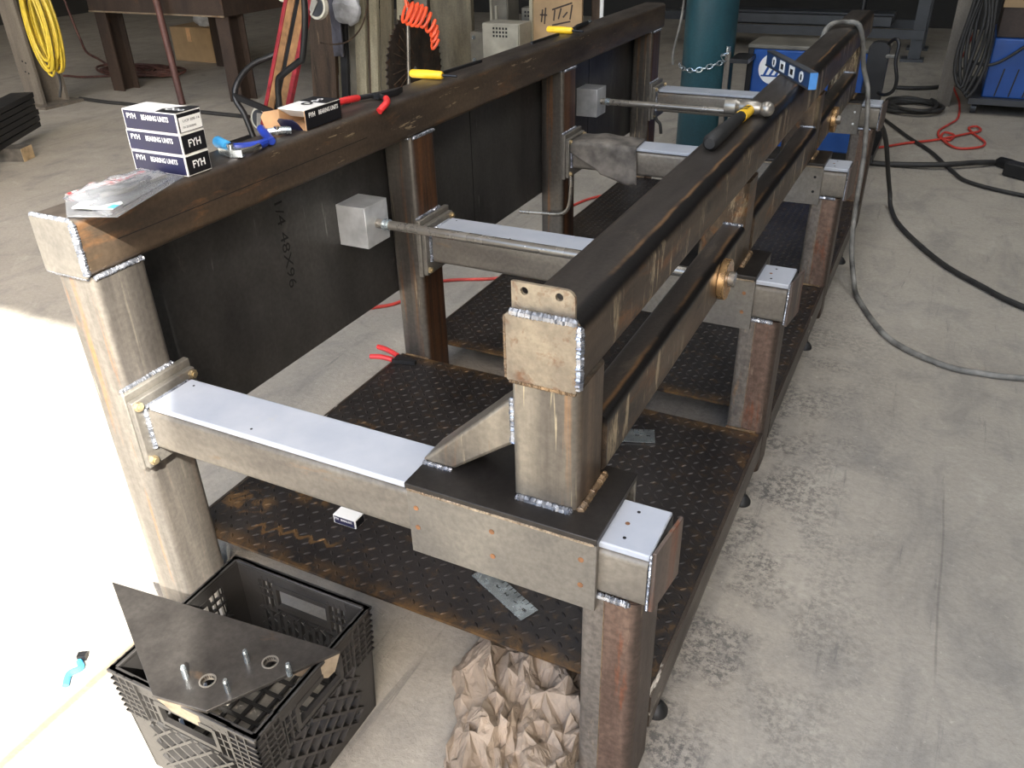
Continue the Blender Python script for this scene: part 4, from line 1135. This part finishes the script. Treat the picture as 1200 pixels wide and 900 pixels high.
MB().box(.135,.16,3.53,3.55,-.47,.05).build('cylinder_rack_post', MAT['colpaint'], w1)
MB().box(.16,.25,3.53,3.72,.0,.02).build('cylinder_rack_arm', MAT['blackmetal'], w1)
MB().box(.135,.24,3.53,3.56,-.47,-.455).build('cylinder_rack_foot', MAT['blackmetal'], w1)
MB().cyl((.147,3.535,.045),(.147,3.535,.075),.012,n=12).build('chain_hook', MAT['zinc'], w1)

# ------------------------------------------------------------------ rack far behind
rk = thing('steel_stock_rack', 'dark blue grey steel stock rack against the far wall', 'rack', (0,7.2,FZ))
for (x, y) in ((.80,7.0),(.80,7.6),(-.95,7.0),(-.95,7.6)):
    MB().box(x,x+.09,y,y+.06,FZ,.6).build('leg', MAT['wgrey'], rk)
    MB().box(x-.05,x+.12,y-.05,y+.11,FZ,FZ+.02).build('foot_plate', MAT['wgrey'], rk)
for (y, z) in ((7.0,-.30),(7.6,-.30),(7.0,.12),(7.6,.12)):
    MB().box(-.95,.89,y-.02,y,z-.035,z+.035).build('beam', MAT['wgrey'], rk)
for k, (y, z) in enumerate(((7.12,-.235),(7.3,-.23),(7.45,-.235))):
    tag(MB().box(-1.3+.1*k,.62,y,y+.1,z-.03,z+.04).build('steel_bar', MAT['wgrey']), 'grey steel bar lying in the far stock rack, %s' % ('front one','middle one','rear one')[k], 'bar', 'bars in the stock rack')
tag(MB().cyl((.47,6.3,FZ),(.45,6.35,1.5),.022,n=12).build('dark_pole', MAT['blackmetal']), 'dark upright pole in front of the far stock rack', 'pole')

# ------------------------------------------------------------------ second welder, right background
w2 = thing('blue_welder_cart', 'blue welder on a caster cart at the right edge', 'welder', (1.6,5.5,FZ))
MB().box(1.335,1.95,5.2,5.85,-.40,-.065).build('cabinet', MAT['wblue'], w2, bevel=.008)
for k in range(3):
    MB().prism([(1.40+k*.075,-.39),(1.408+k*.075,-.39),(1.428+k*.075,-.23),(1.42+k*.075,-.23)], 'y', 5.197, 5.2005).build('louvre', MAT['blackmetal'], w2)
MB().box(1.27,2.0,5.15,5.9,-.435,-.40).build('cart_tray', MAT['wgrey'], w2)
for (x, y) in ((1.31,5.22),(1.93,5.22),(1.31,5.83),(1.93,5.83)):
    cs = MB().cyl((x-.014,y,FZ+.032),(x+.014,y,FZ+.032),.032,n=18).build('caster_wheel', MAT['wgrey'], w2)
    MB().prism([(y-.02,FZ+.065),(y+.02,FZ+.065),(y+.012,FZ+.025),(y-.012,FZ+.025)], 'x', x-.020, x-.016).build('caster_fork', MAT['zinc'], w2)
bx = thing('parts_carton', 'brown carton sitting on top of the right hand blue welder', 'box', (1.5,5.4,-.065))
MB().box(1.34,1.75,5.24,5.7,-.064,.17).build('carton_body', MAT['ttable'], bx, bevel=.004)
MB().box(1.335,1.755,5.235,5.24,.10,.17).build('carton_flap', MAT['cardboard'], bx)
col2 = thing('steel_column', 'grey steel column beside the right hand blue welder', 'column', (1.13,5.4,FZ))
MB().box(1.09,1.175,5.35,5.365,FZ,4.3).build('flange', MAT['colpaint'], col2)
MB().box(1.127,1.138,5.365,5.47,FZ,4.3).build('web', MAT['colpaint'], col2)
MB().box(1.09,1.175,5.47,5.485,FZ,4.3).build('flange', MAT['colpaint'], col2)
MB().tube([(1.17,5.36,.23),(1.2,5.2,.22),(1.30,5.09,.215),(1.31,5.08,.24)], .008, 8).build('cable_hook', MAT['blackmetal'], col2)
for k in range(4):
    x = 1.20 + .022*k; ps = []
    for i in range(24):
        a = 2*math.pi*i/24
        ps.append((x + .045*math.cos(a) + .01*math.sin(3*a+k), 5.10 + .03*k*.5 + .02*math.sin(a), -.06 + (.27+.02*k)*math.sin(a)))
    tag(MB().tube(ps, .011, 7, closed=True).build('hanging_cable_loop', MAT['dcable']), ('leftmost','second','third','rightmost')[k] + ' of the black cable loops hanging between column and right hand welder', 'cable', 'cable loops by the right hand welder')
cable('welder_lead', 'dark lead sagging across the front of the right hand blue welder', [(1.22,5.12,-.18),(1.30,5.14,-.205),(1.38,5.15,-.19),(1.5,5.15,-.09),(1.62,5.15,.05)], .009, MAT['dcable'])

# ------------------------------------------------------------------ left background
cl = thing('steel_column', 'dusty steel column carrying the yellow cord at the left', 'column', (-4.71,3.3,FZ))
MB().box(-4.80,-4.625,3.20,3.222,FZ,4.3).build('flange', MAT['colpaint'], cl)
MB().box(-4.722,-4.70,3.222,3.39,FZ,4.3).build('web', MAT['colpaint'], cl)
MB().box(-4.80,-4.625,3.39,3.412,FZ,4.3).build('flange', MAT['colpaint'], cl)
MB().box(-4.86,-4.54,3.14,3.47,FZ,FZ+.018).build('base_plate', MAT['colpaint'], cl)
for (x, z) in ((-4.72,-.19),(-4.69,-.2),(-4.72,-.26),(-4.69,-.27)):
    MB().cyl((x,3.2005,z),(x,3.198,z),.007,n=8).build('bolt_hole', MAT['hole'], cl)
hk = MB().tube(spl([(-4.625,3.21,.33),(-4.5,3.2,.32),(-4.40,3.18,.33),(-4.40,3.16,.36)],5), .012, 8).build('cord_hook', MAT['blackmetal'], cl)
ps = []
for k in range(15*12):
    a = 2*math.pi*k/12; j = k//12
    hh = .27 + .035*math.sin(j*2.1); ww = .085 + .02*math.cos(j*1.3)
    ps.append((-4.365 + ww*math.sin(a) + .016*math.sin(j*1.9) , 3.17 + .045*math.sin(j*2.7), .06 + .02*math.cos(j*1.7) + hh*math.cos(a)))
tag(MB().tube(spl(ps, 2), .0085, 6).build('yellow_extension_cable', MAT['ycord']), 'coil of yellow extension cord hanging on the left steel column', 'cord')
tag(MB().tube(spl([(-4.58,3.30,.02),(-4.5,3.28,-.06),(-4.46,3.26,-.25),(-4.44,3.24,-.34),(-4.46,3.22,-.42)],5), .009, 6).build('black_strap', MAT['dcable']), 'short black cord dangling below the yellow extension cord', 'cord')

# stacked black channels
Ed = Vector((.53,-.85,0)).normalized(); Es = Vector((-.85,-.53,0)).normalized()
E0 = Vector((-3.83,2.59,0))
names = ['lowest of the stack','second from the bottom','third from the bottom','fourth from the bottom','second from the top','topmost of the stack']
for k in range(6):
    z = -.428 + k*.034
    off = Ed*(-.012*((k*7) % 3))
    c = E0 + Ed*.9 + Es*.065 + off
    t = thing('steel_channel', 'black steel channel by the left column, ' + names[k], 'channel', (c.x, c.y, z), 'black steel channels stacked at the left')
    MB().obox((c.x,c.y,z+.0255),Ed,Es,(0,0,1),.9,.065,.0030).build('web', MAT['blacksteel'], t)
    for sgn in (-1,1):
        MB().obox((c.x+Es.x*.060*sgn,c.y+Es.y*.060*sgn,z+.0113),Ed,Es,(0,0,1),.9,.0045,.0113).build('flange', MAT['blacksteel'], t)
wb2 = thing('wood_block', 'grey wooden block propping up the stack of black channels', 'block', (-3.53,2.18,FZ))
dblk = Vector((.95,.36,0)).normalized(); sblk = Vector((-.36,.95,0)).normalized()
MB().obox((-3.56,2.17,FZ+.036),dblk,sblk,(0,0,1),.105,.05,.036).build('block_body', MAT['oldwood'], wb2)
MB().obox(Vector((-3.56,2.17,FZ+.036))+dblk*.106,dblk,sblk,(0,0,1),.002,.05,.036).build('cut_end', MAT['endwood'], wb2)

# heavy table
tb_ = thing('steel_table', 'heavy brown steel work table in the left background', 'table', (-4.0,4.4,FZ))
MB().box(-4.70,-3.30,3.76,5.2,.30,.34).build('table_top', MAT['ttable'], tb_)
MB().box(-4.66,-3.34,3.80,3.83,.068,.30).build('apron', MAT['ttable'], tb_)
MB().box(-4.66,-3.34,5.12,5.15,.068,.30).build('apron', MAT['ttable'], tb_)
MB().box(-3.37,-3.34,3.83,5.12,.068,.30).build('apron', MAT['ttable'], tb_)
MB().box(-4.66,-4.63,3.83,5.12,.068,.30).build('apron', MAT['ttable'], tb_)
MB().box(-4.66,-3.34,3.793,3.80,.066,.076).build('apron_lip', MAT['edge'], tb_)
for (x, y) in ((-4.655,3.835),(-3.46,3.835),(-4.655,4.95),(-3.46,4.95)):
    m = MB().box(x,x+.115,y,y+.014,FZ,.07).box(x+.052,x+.064,y+.014,y+.14,FZ,.07).box(x,x+.115,y+.14,y+.154,FZ,.07)
    m.build('beam_leg', MAT['ttable'], tb_)
tag(MB().cyl((-3.725,3.63,FZ),(-3.93,3.765,.62),.024,n=12).build('leaning_bar', MAT['redbar']), 'rust red steel bar leaning against the heavy table', 'bar')
cb = thing('cardboard_box', 'plain cardboard box on the floor behind the heavy table', 'box', (-5.0,5.25,FZ))
MB().box(-5.255,-4.77,5.06,5.5,FZ,-.21).build('carton_body', MAT['cardboard'], cb, bevel=.004)
MB().box(-5.06,-5.01,5.057,5.06,-.33,-.215).build('tape', MAT['kraft'], cb)
b = MB(); b.ball((-4.93,5.2,-.155), .13,.09,.065, 18, 12)
b.v = [tuple(Vector(v) + Vector((1,1,1))*.022*mnoise.noise(Vector(v)*16)) for v in b.v]
tag(b.build('plastic_bag', MAT['bag'], angle=25), 'crumpled clear plastic bag on top of the cardboard box', 'bag')
hp = []
for k in range(90):
    a = k*.55; q = .10 + .26*abs(math.sin(k*.37))
    hp.append((-5.02 + q*1.25*math.cos(a) + .10*math.sin(k*.21), 4.42 + q*.55*math.sin(a), FZ + .013 + .05*abs(math.sin(k*.61))*(1-q)))
hp = [(-5.75,4.05,FZ+.013),(-5.5,4.1,FZ+.013),(-5.3,4.12,FZ+.013)] + hp
tag(MB().tube(spl(hp, 3), .010, 6).build('rusty_hose', MAT['redbar']), 'tangled rust coloured hose heaped under the heavy table', 'hose')
cable('black_floor_rope', 'long black rope lying along the floor before the heavy table', [fl(-4.6,3.48,.013),fl(-4.3,3.455,.013),fl(-4.085,3.463,.013),fl(-3.7,3.44,.013),fl(-3.34,3.454,.013),fl(-2.95,3.46,.013)], .013, MAT['dcable'])
cable('hanging_red_cord', 'red cord hanging to the floor left of the heavy table', [(-6.55,5.0,.5),(-6.48,5.0,0),(-6.42,5.0,-.3),(-6.40,5.0,-.37),(-6.3,4.95,-.46),fl(-6.03,4.842,.01),fl(-5.6,4.6,.01)], .011, MAT['redbar'])

# mechanics creeper
ck = thing('mechanic_creeper', 'wooden creeper with red side rails and casters, stood on end', 'creeper', (-2.5,3.25,FZ))
cb0 = Vector((-2.535,3.22,-.495)); cup = Vector((.27,.13,.80)).normalized(); cwd = Vector((1,-.15,-.31)).normalized()
cwd = (cwd - cup*cwd.dot(cup)).normalized(); cn = cwd.cross(cup).normalized()
if cn.y > 0: cn = -cn
def creep(u0, u1, v0, v1, d0, d1, nm, mat):
    c = cb0 + cwd*((u0+u1)/2) + cup*((v0+v1)/2) + cn*((d0+d1)/2)
    return MB().obox(c, cwd, cup, cn, (u1-u0)/2, (v1-v0)/2, (d1-d0)/2).build(nm, mat, ck, bevel=.003)
creep(-.098,-.072,.01,1.12,0,.03,'side_rail',MAT['redpaint']); creep(.072,.104,.01,1.12,0,.03,'side_rail',MAT['redpaint'])
creep(-.072,-.022,.01,1.12,.004,.024,'plank',MAT['wood']); creep(.014,.072,.01,1.12,.004,.024,'plank',MAT['wood'])
creep(-.022,.014,.11,1.12,.002,.018,'centre_pad',MAT['blackmetal'])
creep(-.022,.014,.01,.11,.004,.024,'plank',MAT['wood'])
for (u, v) in ((-.135,.03),(-.135,.80),(.14,.80),(.14,.12)):
    c = cb0 + cwd*u + cup*v - cn*.0 
    wl = MB().cyl(c - cn*.014, c + cn*.014, .066, n=24).build('caster_wheel', MAT['tyre'], ck)
    MB().cyl(c - cn*.018, c + cn*.018, .052, n=20).build('hub', MAT['wgrey'], wl)
    pts = [c + cn*.02 + cwd*(-.02 if u > 0 else .02) + cup*.05, c + cn*.02 + cwd*(.04 if u > 0 else -.04)*.2 - cup*.05, c + cn*.02 + cwd*(.05 if u > 0 else -.05)*-.6 + cup*.06]
    s_ = -1 if u > 0 else 1
    fp = [c + cn*.022 + cup*.055 + cwd*s_*.062, c + cn*.022 + cup*.03 - cwd*s_*.01, c + cn*.022 - cup*.05 + cwd*s_*.01, c + cn*.022 - cup*.01 + cwd*s_*.055]
    MB().add([p for p in fp]+[p + cn*.005 for p in fp], [(0,1,2,3),(7,6,5,4)]+[(i,(i+1)%4,4+(i+1)%4,4+i) for i in range(4)]).build('caster_bracket', MAT['caster'], wl)

ht = thing('hand_truck', 'black bent tube hand truck frame around the upright creeper', 'hand truck', (-2.4,3.1,FZ))
MB().tube(spl([(-2.03,3.06,.55),(-2.03,3.06,.25),(-2.09,3.06,.0),(-2.13,3.06,-.04),(-2.25,3.06,-.11),(-2.30,3.06,-.16),(-2.32,3.06,-.33),(-2.325,3.06,-.495)],6), .018, 10).build('side_tube', MAT['blackmetal'], ht)
MB().tube(spl([(-2.40,3.34,.03),(-2.50,3.3,-.05),(-2.60,3.2,-.10),(-2.64,3.1,-.18),(-2.65,3.06,-.27),(-2.60,3.06,-.36),(-2.56,3.06,-.495)],6), .018, 10).build('side_tube', MAT['blackmetal'], ht)
MB().bar((-2.655,3.055,-.255),(-2.31,3.055,-.345),.016,.035).build('cross_bar', MAT['blackmetal'], ht)
MB().box(-2.62,-2.28,2.92,3.08,FZ,FZ+.012).build('toe_plate', MAT['blackmetal'], ht)

# long stock leaning behind
stk = [(-2.724,-2.522,3.92,'stock','rusty brown steel plate leaning upright behind the hand truck'),
       (-2.520,-2.468,3.95,'aged','dark olive flat bar leaning beside the rusty plate'),
       (-2.466,-2.412,3.90,'blacksteel','black bar leaning behind the hanging grey cloth'),
       (-2.410,-2.358,3.93,'encl2','grey flat bar leaning left of the cream planks'),
       (-2.356,-2.276,3.92,'pale','wide cream painted plank in the leaning stock'),
       (-2.274,-2.242,3.95,'stock','narrow brown bar between the cream planks'),
       (-2.240,-2.182,3.92,'pale','narrow cream painted plank in the leaning stock'),
       (-2.180,-2.090,3.95,'aged','olive plank leaning left of the saw blade'),
       (-2.085,-2.000,4.00,'pale','pale plank half hidden behind the saw blade'),
       (-1.990,-1.890,4.05,'encl2','grey board half hidden behind the saw blade')]
for (x0, x1, y, mt, lab) in stk:
    lean = .06
    MB_ = MB()
    MB_.add([(x0-lean*.3,y-.05,FZ),(x1-lean*.3,y-.05,FZ),(x1-lean*.3,y-.02,FZ),(x0-lean*.3,y-.02,FZ),(x0+lean,y+.06,1.1),(x1+lean,y+.06,1.1),(x1+lean,y+.09,1.1),(x0+lean,y+.09,1.1)],
            [(0,3,2,1),(4,5,6,7),(0,1,5,4),(1,2,6,5),(2,3,7,6),(3,0,4,7)])
    tag(MB_.build('leaning_stock', MAT[mt], bevel=.003), lab, 'steel stock', 'long stock leaning upright')
b = MB(); NU, NV = 10, 24; vs = []
for j in range(NV+1):
    for i in range(NU+1):
        u, v = i/NU, j/NV
        x = -2.43 + (u-.5)*(.14 - .06*v) + .012*mnoise.noise(Vector((u*3,v*4,1)))
        vs.append((x, 3.83 + .025*math.sin(u*9+v*3), .62 - .76*v))
b.add(vs, [(j*(NU+1)+i, j*(NU+1)+i+1, (j+1)*(NU+1)+i+1, (j+1)*(NU+1)+i) for j in range(NV) for i in range(NU)])
o = b.build('hanging_cloth', MAT['fabric'], angle=70); md = o.modifiers.new('thick','SOLIDIFY'); md.thickness = .006
tag(o, 'grey blue cloth hanging among the leaning stock', 'cloth')
b = MB(); b.ball((-2.30,3.80,.16), .10,.06,.11, 16, 12)
b.v = [tuple(Vector(v) + Vector((1,.5,1))*.03*mnoise.noise(Vector(v)*14)) for v in b.v]
tag(b.build('white_plastic_bag', MAT['bag'], angle=25), 'crumpled whitish plastic bag hanging above the cream planks', 'bag')
cable('brown_wire', 'thin brown wire strung across the leaning stock', [(-2.55,3.80,-.06),(-2.42,3.78,-.06),(-2.30,3.78,-.03),(-2.18,3.78,.08),(-2.1,3.78,.3)], .005, MAT['stock'])

# saw blade
sw = thing('saw_blade', 'large rusty circular saw blade leaning behind the rail', 'saw blade', (-1.74,3.58,FZ))
pts = []; NT_ = 56; SY, SZ, SX = 3.58, -.15, -1.70
def turn(m, ang=math.radians(4)):
    ca_, sa_ = math.cos(ang), math.sin(ang)
    m.v = [(SX+(x-SX)*ca_-(y-SY)*sa_, SY+(x-SX)*sa_+(y-SY)*ca_, z) for (x,y,z) in m.v]
    return m
for k in range(NT_):
    for (da, r) in ((0,.325),(.35,.343),(.55,.322)):
        a = 2*math.pi*(k+da)/NT_; pts.append((SY + r*math.cos(a), SZ + r*math.sin(a)))
turn(MB().holed(pts, [(SY,SZ,.03)], 'x', SX-.004, SX+.004, 20)).build('blade_disc', MAT['saw'], sw)
for k in range(9):
    a = math.radians(100+12*k)
    turn(MB().bar((SX+.0055,SY+.10*math.cos(a),SZ+.10*math.sin(a)),(SX+.0055,SY+.27*math.cos(a+.25),SZ+.27*math.sin(a+.25)),.004,.008,up=(1,0,0))).build('expansion_slot', MAT['stock'], sw)
tag(MB().cyl((-1.66,3.40,FZ),(-1.63,3.52,.75),.011,n=10).build('grey_rod', MAT['grey_steel']), 'thin grey rod standing in front of the saw blade', 'rod')
hp = []
for k in range(110):
    t = k/109; a = t*2*math.pi*9
    cx = -1.60 + .17*min(1,t*1.4); cz = .20 - .05*t - .20*max(0,t-.5)
    r = .042 + .010*math.sin(t*6)
    hp.append((cx + r*math.cos(a)*.55 + .02*t, 3.36 + r*math.sin(a)*.6, cz + r*math.sin(a+.5)))
hp = spl([(-1.62,3.42,1.3),(-1.61,3.40,.7),(-1.60,3.37,.35)], 4) + hp
tag(MB().tube(hp, .0085, 7).build('orange_coil_hose', MAT['orange']), 'orange coiled air hose hanging beside the saw blade', 'hose')

# dusty panel and enclosures
tag(MB().box(-1.84,-1.55,4.02,4.06,FZ,.9).build('dusty_panel', MAT['aged'], bevel=.004), 'tall dusty olive panel standing right of the saw blade', 'panel')
def enclosure(label, x0, x1, y0, y1, ztop, mat, vents):
    t = thing('electrical_enclosure', label, 'enclosure', ((x0+x1)/2, (y0+y1)/2, FZ), 'old electrical enclosures')
    MB().box(x0,x1,y0+.01,y1,FZ,ztop).build('cabinet', mat, t, bevel=.004)
    d = MB().box(x0+.004,x1-.004,y0,y0+.01,FZ+.02,ztop-.004).build('door', mat, t, bevel=.002)
    for i in range(vents[0]):
        for j in range(vents[1]):
            x = vents[2] + i*.021; z = vents[3] - j*.021
            MB().box(x-.006,x+.006,y0-.001,y0+.002,z-.006,z+.006).build('vent_hole', MAT['hole'], d)
    return t
e1 = enclosure('pale grey electrical enclosure with a square of vent holes', -1.415,-1.17,3.90,4.07,.085,MAT['encl'],(5,3,-1.335,.058))
e2 = enclosure('darker grey enclosure behind the pale one, vents near its top', -1.30,-1.09,4.20,4.40,.14,MAT['encl2'],(5,2,-1.27,.115))
e3 = enclosure('tall grey enclosure at the back of the enclosure group', -1.40,-1.14,4.55,4.80,.42,MAT['encl2'],(4,4,-1.315,.20))
e4 = enclosure('narrow grey enclosure between the dusty panel and the pale enclosure', -1.545,-1.43,3.98,4.15,.02,MAT['encl2'],(0,0,0,0))
for (z) in (-.01,-.14): MB().cyl((-1.515,3.979,z),(-1.515,3.972,z),.012,n=10).build('latch', MAT['zinc'], e4)
e5 = enclosure('tall narrow enclosure with pale edge strips behind the narrow grey one', -1.545,-1.42,4.25,4.42,.45,MAT['encl2'],(0,0,0,0))
MB().box(-1.535,-1.52,4.236,4.25,.02,.45).build('edge_strip', MAT['encl'], e5); MB().box(-1.50,-1.485,4.236,4.25,.02,.14).build('edge_strip', MAT['encl'], e5)

# scribbled board and poles
bd = thing('plywood_board', 'brown board with black marker scribbles leaning behind the rail', 'board', (-1.01,4.11,FZ))
MB().box(-1.168,-.856,4.10,4.12,FZ,.7).build('board_sheet', MAT['cardboard'], bd)
MB().box(-1.188,-1.168,4.085,4.125,FZ,.7).build('edge_batten', MAT['pale'], bd)
for (x0,z0,x1,z1) in ((-1.17,.06,-1.16,.13),(-1.15,.05,-1.14,.14),(-1.18,.10,-1.13,.10),(-1.10,.13,-.97,.17),(-1.10,.045,-.98,.07),(-1.09,.07,-1.08,.13),(-1.06,.08,-1.04,.14),(-1.03,.09,-1.0,.12),(-.985,.08,-.97,.16)):
    x0, x1, z0, z1 = x0+.055, x1+.053, z0+.015, z1+.015
    MB().bar((x0,4.0995,z0),(x1,4.0995,z1),.001,.009,up=(0,0,1) if abs(x1-x0) > abs(z1-z0) else (1,0,0)).build('marker_stroke', MAT['ttable'], bd)
tag(MB().cyl((-.79,4.25,FZ),(-.80,4.27,1.2),.012,n=10).build('white_pole', MAT['tagwhite']), 'thin white pole standing behind the rail right of the board', 'pole')
tag(MB().box(-.875,-.815,4.3,4.35,FZ,1.2).build('dark_post', MAT['stock'], bevel=.003), 'dark square post between the board and the white pole', 'post')
